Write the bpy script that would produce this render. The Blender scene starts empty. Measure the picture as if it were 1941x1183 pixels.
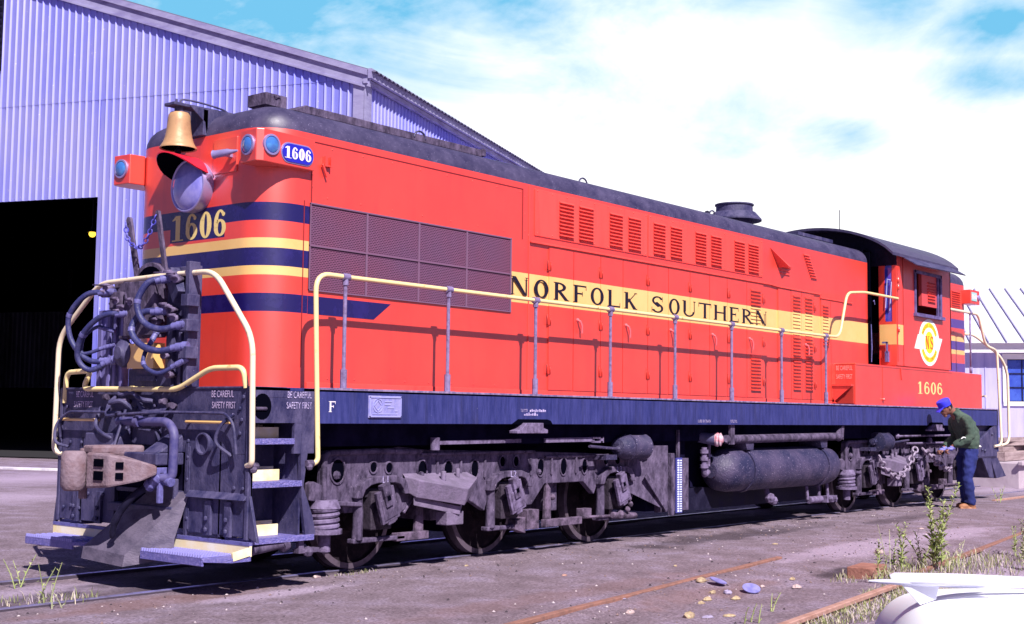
import bpy, bmesh, math, random
from mathutils import Vector, Matrix, noise
random.seed(7)
D = bpy.data
SC = bpy.context.scene
COL = SC.collection
R_ = math.radians

# ------------------------------------------------------------------ camera
cam_d = D.cameras.new("camera"); cam = D.objects.new("camera", cam_d); COL.objects.link(cam)
fw = Vector((0.77076699, 0.63213558, 0.07951641))
rt = Vector((0.633399, -0.77374141, 0.0113993))
up = Vector((-0.06873104, -0.04157941, 0.99676838))
m = Matrix((rt, up, -fw)).transposed().to_4x4()
m.translation = Vector((-7.3206545, -10.43353738, 1.56842491))
cam.matrix_world = m
cam_d.sensor_fit = 'HORIZONTAL'; cam_d.sensor_width = 36.0
cam_d.lens = 36.0 * 2449.996 / 1941.0
cam_d.clip_start = 0.1; cam_d.clip_end = 6000
SC.camera = cam

# ------------------------------------------------------------------ light
SUN = Vector((-0.31, -0.62, 0.72)).normalized()       # towards the sun
sun_d = D.lights.new("sun", 'SUN'); sun = D.objects.new("sun", sun_d); COL.objects.link(sun)
sun_d.energy = 5.0; sun_d.angle = R_(0.5); sun_d.color = (1.0, 0.95, 0.88)
sun.rotation_euler = SUN.to_track_quat('Z', 'Y').to_euler()
sun.location = (0, -20, 40)
SC.view_settings.view_transform = 'Standard'
SC.view_settings.look = 'None'
SC.view_settings.exposure = 0.68
SC.view_settings.gamma = 1.0

w = D.worlds.new("World"); SC.world = w; w.use_nodes = True
nt = w.node_tree; nt.nodes.clear()
def N(t, **k):
    n = nt.nodes.new(t)
    for a, b in k.items(): setattr(n, a, b)
    return n
def LK(a, b): nt.links.new(a, b)
out = N('ShaderNodeOutputWorld'); bg = N('ShaderNodeBackground')
sky = N('ShaderNodeTexSky', sky_type='NISHITA'); sky.sun_disc = False
sky.sun_elevation = math.asin(SUN.z); sky.sun_rotation = math.atan2(SUN.x, SUN.y)
sky.air_density = 1.2; sky.dust_density = 0.6; sky.ozone_density = 2.5
bg.inputs[1].default_value = 0.05
SKYK = 0.60
tint = N('ShaderNodeMix', data_type='RGBA', blend_type='MULTIPLY'); tint.inputs[0].default_value = 1
tint.inputs[7].default_value = (1.05, 0.82, 1.45, 1)
LK(sky.outputs[0], tint.inputs[6])
tc = N('ShaderNodeTexCoord')
# clouds: a bank of bright cumulus low over the yard, with a few clear gaps (world directions)
nz = N('ShaderNodeTexNoise'); nz.inputs['Scale'].default_value = 5.5; nz.inputs['Detail'].default_value = 9
nz.inputs['Roughness'].default_value = 0.62; nz.inputs['Distortion'].default_value = 0.5
mp = N('ShaderNodeMapping'); mp.inputs['Scale'].default_value = (1, 1, 2.1)
LK(tc.outputs['Generated'], mp.inputs[0]); LK(mp.outputs[0], nz.inputs['Vector'])
def MATH(op, a, b=None, clamp=False):
    n = N('ShaderNodeMath', operation=op); n.use_clamp = clamp
    for i, v in enumerate((a, b)):
        if v is None: continue
        if isinstance(v, (int, float)): n.inputs[i].default_value = v
        else: LK(v, n.inputs[i])
    return n.outputs[0]
gaps = [((.775, .555, .318), .10, .75), ((.83, .47, .325), .08, .7), ((.745, .60, .27), .08, .40), ((.57, .77, .29), .14, .95), ((.62, .735, .30), .13, 1.0), ((.68, .675, .305), .13, 1.0), ((.735, .605, .31), .11, .95), ((.65, .70, .26), .10, .62), ((.59, .76, .245), .09, .7),
        ((.80, .52, .30), .07, .45), ((.882, .366, .31), .07, .85), ((.915, .30, .28), .06, .95), ((.918, .312, .243), .055, .85), ((.94, .27, .22), .05, .7),
        ((.888, .407, .21), .040, .72), ((.763, .587, .262), .08, .55), ((.84, .48, .235), .07, .42), ((.70, .66, .225), .06, .40)]
acc = None
for c, r, k in gaps:
    c = Vector(c).normalized()
    sub = N('ShaderNodeVectorMath', operation='SUBTRACT'); LK(tc.outputs['Generated'], sub.inputs[0]); sub.inputs[1].default_value = c
    sc_ = N('ShaderNodeVectorMath', operation='MULTIPLY'); LK(sub.outputs[0], sc_.inputs[0]); sc_.inputs[1].default_value = (1, 1, 1.9)
    ln = N('ShaderNodeVectorMath', operation='LENGTH'); LK(sc_.outputs[0], ln.inputs[0])
    q = MATH('SUBTRACT', 1.0, MATH('DIVIDE', ln.outputs['Value'], r * 1.5), True)
    q = MATH('MULTIPLY', q, k)
    acc = q if acc is None else MATH('MAXIMUM', acc, q)
nzf = MATH('MULTIPLY', MATH('SUBTRACT', nz.outputs[0], 0.5), 2.3)
nzb = N('ShaderNodeTexNoise'); nzb.inputs['Scale'].default_value = 60; nzb.inputs['Detail'].default_value = 4; LK(mp.outputs[0], nzb.inputs['Vector'])
fine = MATH('MULTIPLY', MATH('SUBTRACT', nzb.outputs[0], 0.5), 0.35)
gapv = MATH('MULTIPLY', MATH('SUBTRACT', MATH('ADD', MATH('ADD', acc, MATH('MULTIPLY', acc, fine)), MATH('MULTIPLY', nzf, 0.62)), 0.12), 1.35, True)
cyan = N('ShaderNodeMix', data_type='RGBA'); LK(gapv, cyan.inputs[0])
cyan.inputs[6].default_value = (1.0, 1.0, 1.02, 1); cyan.inputs[7].default_value = (0.15, 0.46, 0.70, 1)
# where the bank stands: around the view azimuth and below ~24 degrees, noise-edged
dt = N('ShaderNodeVectorMath', operation='DOT_PRODUCT'); LK(tc.outputs['Generated'], dt.inputs[0]); dt.inputs[1].default_value = (0.7733, 0.6341, 0)
sepz = N('ShaderNodeSeparateXYZ'); LK(tc.outputs['Generated'], sepz.inputs[0])
mz = MATH('MULTIPLY', MATH('SUBTRACT', MATH('ADD', dt.outputs['Value'], MATH('MULTIPLY', nzf, 0.05)), 0.72), 9.0, True)
hz = MATH('MULTIPLY', MATH('SUBTRACT', 0.42, MATH('ADD', sepz.outputs[2], MATH('MULTIPLY', nzf, 0.04))), 12.0, True)
msk = MATH('MULTIPLY', mz, hz)
skyb = N('ShaderNodeVectorMath', operation='SCALE'); skyb.inputs['Scale'].default_value = SKYK
LK(tint.outputs[2], skyb.inputs[0])
cl = N('ShaderNodeVectorMath', operation='SCALE'); cl.inputs['Scale'].default_value = 0.8 / 0.05
LK(cyan.outputs[2], cl.inputs[0])
mixw = N('ShaderNodeMix', data_type='RGBA'); LK(msk, mixw.inputs[0]); LK(skyb.outputs[0], mixw.inputs[6]); LK(cl.outputs[0], mixw.inputs[7])
LK(mixw.outputs[2], bg.inputs[0]); LK(bg.outputs[0], out.inputs[0])

# ------------------------------------------------------------------ materials
def mat(name, col, col2=None, rough=.5, metal=0., scale=6., amt=.5, stretch=(1, 1, 1), bump=0., bscale=40., spec=.5, coat=0.,
        speck=None, speck_scale=60., speck_th=.72, detail=6, emit=None, emit_s=1., sharp=0.25, streak=None, crough=.03, cior=1.5):
    mt = D.materials.new(name); mt.use_nodes = True
    t = mt.node_tree; b = t.nodes['Principled BSDF']
    b.inputs['Roughness'].default_value = rough; b.inputs['Metallic'].default_value = metal
    b.inputs['Specular IOR Level'].default_value = spec
    b.inputs['Coat Weight'].default_value = coat; b.inputs['Coat Roughness'].default_value = crough; b.inputs['Coat IOR'].default_value = cior
    b.inputs['Base Color'].default_value = (*col, 1)
    tcn = t.nodes.new('ShaderNodeTexCoord'); mpn = t.nodes.new('ShaderNodeMapping'); mpn.inputs['Scale'].default_value = stretch
    t.links.new(tcn.outputs['Object'], mpn.inputs[0])
    cur = None
    if col2 is not None:
        n = t.nodes.new('ShaderNodeTexNoise'); n.inputs['Scale'].default_value = scale; n.inputs['Detail'].default_value = detail
        n.inputs['Roughness'].default_value = .65
        t.links.new(mpn.outputs[0], n.inputs['Vector'])
        rp = t.nodes.new('ShaderNodeMapRange'); rp.inputs[1].default_value = 1 - amt - sharp / 2 - .0; rp.inputs[2].default_value = 1 - amt + sharp / 2
        t.links.new(n.outputs[0], rp.inputs[0])
        mx = t.nodes.new('ShaderNodeMix'); mx.data_type = 'RGBA'
        mx.inputs[6].default_value = (*col, 1); mx.inputs[7].default_value = (*col2, 1)
        t.links.new(rp.outputs[0], mx.inputs[0]); cur = mx.outputs[2]
        rr = t.nodes.new('ShaderNodeMapRange'); rr.inputs[3].default_value = rough; rr.inputs[4].default_value = min(1, rough + .22)
        t.links.new(rp.outputs[0], rr.inputs[0]); t.links.new(rr.outputs[0], b.inputs['Roughness'])
    if speck is not None:
        n2 = t.nodes.new('ShaderNodeTexNoise'); n2.inputs['Scale'].default_value = speck_scale; n2.inputs['Detail'].default_value = 3
        t.links.new(tcn.outputs['Object'], n2.inputs['Vector'])
        r2 = t.nodes.new('ShaderNodeMapRange'); r2.inputs[1].default_value = speck_th; r2.inputs[2].default_value = speck_th + .05
        t.links.new(n2.outputs[0], r2.inputs[0])
        m2 = t.nodes.new('ShaderNodeMix'); m2.data_type = 'RGBA'
        if cur: t.links.new(cur, m2.inputs[6])
        else: m2.inputs[6].default_value = (*col, 1)
        m2.inputs[7].default_value = (*speck, 1); t.links.new(r2.outputs[0], m2.inputs[0]); cur = m2.outputs[2]
    if streak is not None:
        scol, sstr, sscale, sth = streak
        mps = t.nodes.new('ShaderNodeMapping'); mps.inputs['Scale'].default_value = sstr; t.links.new(tcn.outputs['Object'], mps.inputs[0])
        n4 = t.nodes.new('ShaderNodeTexNoise'); n4.inputs['Scale'].default_value = sscale; n4.inputs['Detail'].default_value = 7; n4.inputs['Roughness'].default_value = .7
        t.links.new(mps.outputs[0], n4.inputs['Vector'])
        r4_ = t.nodes.new('ShaderNodeMapRange'); r4_.inputs[1].default_value = sth; r4_.inputs[2].default_value = sth + .22; r4_.inputs[4].default_value = .75
        t.links.new(n4.outputs[0], r4_.inputs[0])
        m4 = t.nodes.new('ShaderNodeMix'); m4.data_type = 'RGBA'
        if cur: t.links.new(cur, m4.inputs[6])
        else: m4.inputs[6].default_value = (*col, 1)
        m4.inputs[7].default_value = (*scol, 1); t.links.new(r4_.outputs[0], m4.inputs[0]); cur = m4.outputs[2]
    if cur: t.links.new(cur, b.inputs['Base Color'])
    if bump:
        n3 = t.nodes.new('ShaderNodeTexNoise'); n3.inputs['Scale'].default_value = bscale; n3.inputs['Detail'].default_value = 5
        t.links.new(mpn.outputs[0], n3.inputs['Vector'])
        bp_ = t.nodes.new('ShaderNodeBump'); bp_.inputs['Strength'].default_value = bump; bp_.inputs['Distance'].default_value = .02
        t.links.new(n3.outputs[0], bp_.inputs['Height']); t.links.new(bp_.outputs[0], b.inputs['Normal'])
    if emit:
        b.inputs['Emission Color'].default_value = (*emit, 1); b.inputs['Emission Strength'].default_value = emit_s
    return mt

RED = mat('red_paint', (.80, .050, .030), (.66, .032, .020), rough=.30, scale=1.3, amt=.42, sharp=.4, bump=.05, bscale=3, speck=(.40, .03, .02), speck_scale=26, speck_th=.73, coat=1.0, crough=.40, cior=1.95, streak=((.60, .030, .022), (2.2, 2.2, .22), 2.2, .50))
REDB = mat('red_paint_sky_sheen', (.84, .078, .068), (.76, .06, .05), rough=.34, scale=1.1, amt=.4, sharp=.4, bump=.05, bscale=3, stretch=(1, 1, .4), streak=((.66, .05, .045), (3, 3, .3), 2.4, .50))  # pinker than the hood red: sky sheen put into the colour
NAVY = mat('navy_paint', (.005, .002, .085), (.012, .006, .14), rough=.24, scale=5, amt=.4, coat=1.0, crough=.38, cior=1.65, spec=.3)
YEL = mat('yellow_paint', (.84, .52, .19), (.78, .44, .13), rough=.35, scale=3, amt=.4, sharp=.4, coat=.6, crough=.42, cior=2.1)
BLACKP = mat('black_lettering', (.008, .006, .02), rough=.35)
WHITEP = mat('white_lettering', (.80, .72, .82), (.5, .42, .6), scale=30, amt=.35, rough=.6)
STENC = mat('faded_stencil', (.62, .52, .80), (.12, .1, .3), scale=45, amt=.5, rough=.7)
CREAM = mat('cream_lettering', (.82, .62, .25), (.62, .35, .12), rough=.5, scale=30, amt=.3)
ROOF = mat('sooty_roof', (.028, .024, .065), (.085, .07, .15), rough=.34, scale=5, amt=.47, sharp=.5, bump=.10, bscale=18, speck=(.22, .19, .33), speck_scale=70, speck_th=.66)
SILL = mat('sill_blue_black', (.014, .020, .125), (.040, .044, .21), rough=.5, scale=5, amt=.46, stretch=(5, 5, .7), sharp=.35, bump=.15, bscale=30,
           speck=(.42, .40, .62), speck_scale=42, speck_th=.735, streak=((.012, .013, .06), (4, 4, .35), 1.6, .50))
BLK = mat('black_steel', (.013, .013, .066), (.085, .072, .165), rough=.5, scale=5, amt=.50, sharp=.35, bump=.3, bscale=35, stretch=(1.5, 1.5, .8),
          speck=(.22, .18, .33), speck_scale=48, speck_th=.70)
BLKD = mat('black_steel_dark', (.006, .005, .022), (.018, .015, .045), spec=.2, rough=.6, scale=7, amt=.45, bump=.25)
TRK = mat('dusty_truck_casting', (.135, .102, .185), (.026, .018, .044), rough=.72, spec=.25, scale=7, amt=.48, sharp=.30, streak=((.02, .013, .026), (3, 3, 1), 2.2, .52), bump=.5, bscale=28, stretch=(1.6, 1.6, .8),
          speck=(.33, .25, .37), speck_scale=38, speck_th=.70)
TRKL = mat('dusty_bright_casting', (.19, .145, .27), (.05, .034, .07), spec=.25, rough=.7, scale=9, amt=.45, bump=.4, bscale=30)
TRKD = mat('journal_dark', (.050, .036, .062), (.016, .011, .022), rough=.6, spec=.3, scale=7, amt=.5, bump=.4)  # darker casting colour for the journal boxes
TRKB = mat('brake_gear_dusty', (.17, .12, .20), (.04, .028, .05), rough=.7, spec=.25, scale=9, amt=.5, bump=.4, bscale=30)
TREAD = mat('worn_wheel_steel', (.14, .105, .15), (.05, .035, .05), rough=.45, metal=.4, scale=8, amt=.4)
WHD = mat('wheel_dark', (.012, .008, .014), (.040, .028, .036), spec=.1, rough=.8, scale=9, amt=.4, bump=.3)
TANK = mat('grimy_air_tank', (.080, .060, .125), (.010, .010, .055), rough=.48, scale=3, amt=.52, sharp=.35, bump=.5, bscale=45, speck=(.36, .30, .46), speck_scale=55, speck_th=.66)
HOSE = mat('hose_rubber', (.028, .030, .13), (.07, .065, .18), rough=.5, scale=14, amt=.4, bump=.3, bscale=60)
HOSEF = mat('hose_fitting', (.13, .12, .34), (.05, .045, .14), rough=.45, scale=20, amt=.4, bump=.3)
RAILC = mat('handrail_cream', (.80, .66, .50), (.60, .36, .16), rough=.35, scale=11, amt=.34, sharp=.12)
RAILY = mat('handrail_yellow', (.84, .66, .33), (.60, .34, .12), rough=.35, scale=11, amt=.34, sharp=.12)
STAN = mat('stanchion_grey', (.23, .18, .36), (.12, .08, .18), rough=.45, scale=18, amt=.45, bump=.2)
BRASS = mat('bell_bronze', (.50, .285, .15), (.36, .19, .10), rough=.42, metal=.12, scale=9, amt=.4)
COUP = mat('rusty_coupler', (.22, .155, .20), (.14, .075, .09), rough=.75, scale=7, amt=.42, sharp=.3, bump=.5, bscale=30)
GRID = mat('tread_grating', (.12, .11, .38), (.24, .20, .50), rough=.4, scale=40, amt=.45, bump=.8, bscale=90)
YSTEP = mat('step_edge_yellow', (.84, .76, .60), (.82, .64, .30), rough=.55, scale=5, amt=.46, sharp=.3, speck=(.5, .38, .25), speck_scale=25, speck_th=.74)
LENS = mat('blue_lens', (.05, .16, .50), (.08, .28, .62), rough=.06, scale=14, amt=.4, coat=1.)
HLENS = mat('headlight_glass', (.20, .19, .62), (.42, .38, .80), rough=.08, scale=9, amt=.4, coat=1., sharp=.5)
CHROME = mat('bare_metal_rim', (.42, .36, .70), rough=.42, metal=.6)
BOARD = mat('number_board_blue', (.02, .018, .45), rough=.2, coat=.6)
GLASSB = mat('cab_window_glass', (.03, .05, .48), (.10, .12, .55), rough=.06, scale=12, amt=.42, coat=1.)
DARK = mat('interior_shade', (.002, .002, .006), rough=1, spec=.0)  # near-black colour stands in for shade inside openings and hollows
STRUCT_D = mat('underframe_dark', (.006, .005, .018), (.012, .010, .035), rough=1, scale=5, spec=.0)
RUST = mat('rusty_rail', (.27, .125, .10), (.17, .085, .075), rough=.8, scale=9, amt=.45, bump=.5, bscale=30)
RUSTL = mat('pink_rusty_rail', (.42, .24, .21), (.30, .15, .12), rough=.75, scale=7, amt=.45, bump=.4, bscale=30)
RAILD = mat('dark_rail_web', (.05, .035, .06), rough=.8)
RAILSH = mat('polished_rail_head', (.30, .27, .48), (.13, .10, .16), rough=.3, metal=.6, scale=6, amt=.4)
CHAINB = mat('blue_chain_steel', (.05, .05, .42), (.10, .09, .45), rough=.4, scale=20)
CHAING = mat('dusty_chain_steel', (.30, .24, .36), (.13, .09, .14), rough=.6, scale=20, amt=.45)

def grille_mat():
    mt = D.materials.new('radiator_screen'); mt.use_nodes = True; t = mt.node_tree; b = t.nodes['Principled BSDF']
    tcn = t.nodes.new('ShaderNodeTexCoord'); mpn = t.nodes.new('ShaderNodeMapping'); mpn.inputs['Rotation'].default_value = (R_(90), 0, 0)
    t.links.new(tcn.outputs['Object'], mpn.inputs[0])
    br = t.nodes.new('ShaderNodeTexBrick'); br.inputs['Scale'].default_value = 1.0
    br.inputs['Brick Width'].default_value = .036; br.inputs['Row Height'].default_value = .0175
    br.inputs['Mortar Size'].default_value = .0042; br.inputs['Mortar Smooth'].default_value = .2
    br.inputs['Color1'].default_value = (.040, .010, .030, 1); br.inputs['Color2'].default_value = (.06, .016, .045, 1)
    br.inputs['Mortar'].default_value = (.22, .09, .17, 1)
    t.links.new(mpn.outputs[0], br.inputs['Vector'])
    n = t.nodes.new('ShaderNodeTexNoise'); n.inputs['Scale'].default_value = 1.6; t.links.new(tcn.outputs['Object'], n.inputs['Vector'])
    mx = t.nodes.new('ShaderNodeMix'); mx.data_type = 'RGBA'; mx.blend_type = 'MULTIPLY'; mx.inputs[0].default_value = .7
    rp = t.nodes.new('ShaderNodeValToRGB'); rp.color_ramp.elements[0].color = (1, .72, .8, 1); rp.color_ramp.elements[0].position = .35
    rp.color_ramp.elements[1].color = (.75, .85, 1, 1); rp.color_ramp.elements[1].position = .65
    t.links.new(n.outputs[0], rp.inputs[0]); t.links.new(br.outputs[0], mx.inputs[6]); t.links.new(rp.outputs[0], mx.inputs[7])
    t.links.new(mx.outputs[2], b.inputs['Base Color'])
    bp_ = t.nodes.new('ShaderNodeBump'); bp_.inputs['Distance'].default_value = .01; bp_.inputs['Strength'].default_value = .6
    t.links.new(br.outputs['Fac'], bp_.inputs['Height']); t.links.new(bp_.outputs[0], b.inputs['Normal'])
    b.inputs['Roughness'].default_value = .5
    return mt
GRILLE = grille_mat()

# ------------------------------------------------------------------ mesh builder
class MB:
    def __init__(s): s.v = []; s.f = []; s.mi = []; s.sm = []
    def add(s, vs, fs, mi=0, smooth=False):
        o = len(s.v); s.v += [tuple(q) for q in vs]
        for f in fs: s.f.append(tuple(o + i for i in f)); s.mi.append(mi); s.sm.append(smooth)
        return s
    def box(s, a, b, mi=0):
        x0, y0, z0 = a; x1, y1, z1 = b
        if x0 > x1: x0, x1 = x1, x0
        if y0 > y1: y0, y1 = y1, y0
        if z0 > z1: z0, z1 = z1, z0
        return s.add([(x0, y0, z0), (x1, y0, z0), (x1, y1, z0), (x0, y1, z0), (x0, y0, z1), (x1, y0, z1), (x1, y1, z1), (x0, y1, z1)],
                     [(3, 2, 1, 0), (4, 5, 6, 7), (0, 1, 5, 4), (1, 2, 6, 5), (2, 3, 7, 6), (3, 0, 4, 7)], mi)
    def rbox(s, c, h, rot, mi=0):      # box with centre, half sizes, Matrix
        vs = []
        for z in (-1, 1):
            for x, y in ((-1, -1), (1, -1), (1, 1), (-1, 1)):
                vs.append(Vector(c) + rot @ Vector((x * h[0], y * h[1], z * h[2])))
        return s.add(vs, [(3, 2, 1, 0), (4, 5, 6, 7), (0, 1, 5, 4), (1, 2, 6, 5), (2, 3, 7, 6), (3, 0, 4, 7)], mi)
    def bar(s, a, b, w, h, mi=0, upv=(0, 0, 1)):
        a = Vector(a); b = Vector(b); d = (b - a); L = d.length; d.normalize()
        u = Vector(upv); sx = d.cross(u)
        if sx.length < 1e-4: sx = d.cross(Vector((1, 0, 0)))
        sx.normalize(); u = sx.cross(d)
        rot = Matrix((d, sx, u)).transposed()
        return s.rbox((a + b) / 2, (L / 2, w / 2, h / 2), rot, mi)
    def tube(s, pts, r, n=8, mi=0, cap=True, radii=None):
        pts = [Vector(p) for p in pts]; rings = []
        d0 = (pts[1] - pts[0]).normalized()
        ref = Vector((0, 0, 1)) if abs(d0.z) < .9 else Vector((1, 0, 0))
        u = d0.cross(ref).normalized()
        vs = []
        for i, p in enumerate(pts):
            if i == 0: d = d0
            elif i == len(pts) - 1: d = (pts[i] - pts[i - 1]).normalized()
            else: d = ((pts[i + 1] - p).normalized() + (p - pts[i - 1]).normalized()).normalized()
            u = (u - d * u.dot(d)).normalized(); v = d.cross(u)
            rr = radii[i] if radii else r
            for k in range(n):
                a = 2 * math.pi * k / n
                vs.append(p + (u * math.cos(a) + v * math.sin(a)) * rr)
        fs = []
        for i in range(len(pts) - 1):
            for k in range(n):
                fs.append((i * n + k, i * n + (k + 1) % n, (i + 1) * n + (k + 1) % n, (i + 1) * n + k))
        s.add(vs, fs, mi, True)
        if cap:
            o = len(s.v) - len(vs)
            s.f.append(tuple(o + k for k in reversed(range(n)))); s.mi.append(mi); s.sm.append(False)
            s.f.append(tuple(o + (len(pts) - 1) * n + k for k in range(n))); s.mi.append(mi); s.sm.append(False)
        return s
    def cyl(s, a, b, r, n=16, mi=0, r2=None): return s.tube([a, b], r, n, mi, True, [r, r if r2 is None else r2])
    def lathe(s, c, axis, prof, n=24, mi=0):   # prof: (t along axis, radius)
        c = Vector(c); ax = Vector(axis).normalized(); o = len(s.v); s._lathe2(c, ax, prof, n, mi)
        if prof[0][1] > .002: s.f.append(tuple(o + k for k in range(n))); s.mi.append(mi); s.sm.append(False)
        if prof[-1][1] > .002 and prof[-1][0] >= max(t for t, r in prof) - 1e-6: s.f.append(tuple(o + (len(prof) - 1) * n + k for k in range(n))); s.mi.append(mi); s.sm.append(False)
        return s
    def _lathe2(s, c, ax, prof, n, mi):
        ref = Vector((0, 0, 1)) if abs(ax.z) < .9 else Vector((1, 0, 0))
        u = ax.cross(ref).normalized(); v = ax.cross(u); vs = []
        for t, r in prof:
            for k in range(n):
                a = 2 * math.pi * k / n; vs.append(c + ax * t + (u * math.cos(a) + v * math.sin(a)) * max(r, 1e-4))
        fs = []
        for i in range(len(prof) - 1):
            for k in range(n): fs.append((i * n + k, i * n + (k + 1) % n, (i + 1) * n + (k + 1) % n, (i + 1) * n + k))
        return s.add(vs, fs, mi, True)
    def prism(s, poly, y0, y1, axis='y', mi=0):      # polygon in the two other axes, extruded along axis
        def P(a, b, c):
            return {'y': (a, c, b), 'x': (c, a, b), 'z': (a, b, c)}[axis]
        n = len(poly)
        vs = [P(a, b, y0) for a, b in poly] + [P(a, b, y1) for a, b in poly]
        fs = [tuple(range(n)), tuple(reversed(range(n, 2 * n)))] + [(i, i + n, (i + 1) % n + n, (i + 1) % n) for i in range(n)]
        return s.add(vs, fs, mi)
    def sphere(s, c, r, n=12, mi=0, sc=(1, 1, 1)):
        vs = []; fs = []; c = Vector(c); mm = n // 2
        for i in range(mm + 1):
            ph = math.pi * i / mm
            for k in range(n):
                a = 2 * math.pi * k / n
                vs.append(c + Vector((math.sin(ph) * math.cos(a) * r * sc[0], math.sin(ph) * math.sin(a) * r * sc[1], math.cos(ph) * r * sc[2])))
        for i in range(mm):
            for k in range(n): fs.append((i * n + k, (i + 1) * n + k, (i + 1) * n + (k + 1) % n, i * n + (k + 1) % n))
        return s.add(vs, fs, mi, True)
    NOSPLIT = ('lettering', 'stencil', 'rivet', 'louver', 'tread', 'gauge', 'seam', 'moulding', 'stone', 'emblem', 'frame', 'wall', 'trim', 'floor', 'muntin', 'grass', 'gravel', 'weed', 'chain', 'underframe', 'eye')
    def pieces(s):
        n = len(s.v); par = list(range(n))
        def fnd(a):
            while par[a] != a: par[a] = par[par[a]]; a = par[a]
            return a
        for f in s.f:
            for q in f[1:]: par[fnd(q)] = fnd(f[0])
        comp = {}
        for i in range(n): comp.setdefault(fnd(i), []).append(i)
        C_ = []
        for k_, idx in comp.items():
            lo = [min(s.v[i][a] for i in idx) for a in range(3)]; hi = [max(s.v[i][a] for i in idx) for a in range(3)]
            C_.append((k_, lo, hi, math.dist(lo, hi)))
        if len(C_) < 2 or len(C_) > 120: return None
        g_ = {c[0]: c[0] for c in C_}
        def gf(a):
            while g_[a] != a: a = g_[a]
            return a
        for i in range(len(C_)):
            for j in range(i):
                a, b_ = C_[i], C_[j]
                gap = math.sqrt(sum(max(0, a[1][q] - b_[2][q], b_[1][q] - a[2][q]) ** 2 for q in range(3)))
                if gap <= .42 * max(a[3], b_[3]): g_[gf(a[0])] = gf(b_[0])
        groups = {}
        for c in C_: groups.setdefault(gf(c[0]), []).append(c[0])
        if len(groups) < 2: return None
        out_ = []
        root_of = {r: gk for gk, rs in groups.items() for r in rs}
        sub = {gk: MB() for gk in groups}; remap = {gk: {} for gk in groups}
        for f, mi, sm in zip(s.f, s.mi, s.sm):
            gk = root_of[fnd(f[0])]; b_ = sub[gk]; r = remap[gk]
            for q in f:
                if q not in r: r[q] = len(b_.v); b_.v.append(s.v[q])
            b_.f.append(tuple(r[q] for q in f)); b_.mi.append(mi); b_.sm.append(sm)
        return sorted(sub.values(), key=lambda b_: -len(b_.v))
    def build(s, name, mats, parent=None, bevel=0., loc=None, weld=True, split=True):
        if split and parent is not None and not any(q in name for q in s.NOSPLIT):
            ps = s.pieces()
            if ps:
                obs = [p.build(name, mats, parent, bevel, loc, weld, False) for p in ps]
                return obs[0]
        me = D.meshes.new(name); me.from_pydata(s.v, [], s.f)
        if not isinstance(mats, (list, tuple)): mats = [mats]
        for q in mats: me.materials.append(q)
        me.polygons.foreach_set('material_index', s.mi); me.polygons.foreach_set('use_smooth', s.sm)
        bm = bmesh.new(); bm.from_mesh(me)
        if weld: bmesh.ops.remove_doubles(bm, verts=bm.verts, dist=1e-5)
        bmesh.ops.recalc_face_normals(bm, faces=bm.faces)
        for e in bm.edges:
            if len(e.link_faces) == 2 and e.calc_face_angle(0) > R_(38): e.smooth = False
        bm.to_mesh(me); bm.free()
        o = D.objects.new(name, me); COL.objects.link(o)
        if parent: o.parent = parent
        if loc: o.location = loc
        if bevel:
            b = o.modifiers.new('bevel', 'BEVEL'); b.width = bevel; b.segments = 2; b.limit_method = 'ANGLE'; b.angle_limit = R_(40)
        return o

def tag(o, label=None, cat=None, group=None, kind=None):
    if label: o['label'] = label
    if cat: o['category'] = cat
    if group: o['group'] = group
    if kind: o['kind'] = kind
    return o
def thing(name, label, cat, loc=(0, 0, 0), rz=0, group=None):
    o = D.objects.new(name, None); COL.objects.link(o); o.location = loc; o.rotation_euler = (0, 0, rz); o.empty_display_size = .3
    return tag(o, label, cat, group)
def smooth_path(pts, k=5, r=.12):
    """polyline with rounded corners"""
    P = [Vector(p) for p in pts]; out_ = [P[0]]
    for i in range(1, len(P) - 1):
        a, b, c = P[i - 1], P[i], P[i + 1]
        d1 = (a - b); d2 = (c - b); rr = min(r, d1.length * .45, d2.length * .45)
        s_ = b + d1.normalized() * rr; e_ = b + d2.normalized() * rr
        for j in range(k + 1):
            t = j / k; out_.append(s_ * (1 - t) ** 2 + b * 2 * t * (1 - t) + e_ * t ** 2)
    out_.append(P[-1]); return out_
def spline(pts, k=8):
    P = [Vector(p) for p in pts]; P = [P[0] * 2 - P[1]] + P + [P[-1] * 2 - P[-2]]; o = []
    for i in range(1, len(P) - 2):
        for j in range(k):
            t = j / k; a, b, c, d = P[i - 1], P[i], P[i + 1], P[i + 2]
            o.append(.5 * ((2 * b) + (c - a) * t + (2 * a - 5 * b + 4 * c - d) * t * t + (3 * b - a - 3 * c + d) * t ** 3))
    o.append(P[-2]); return o

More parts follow.
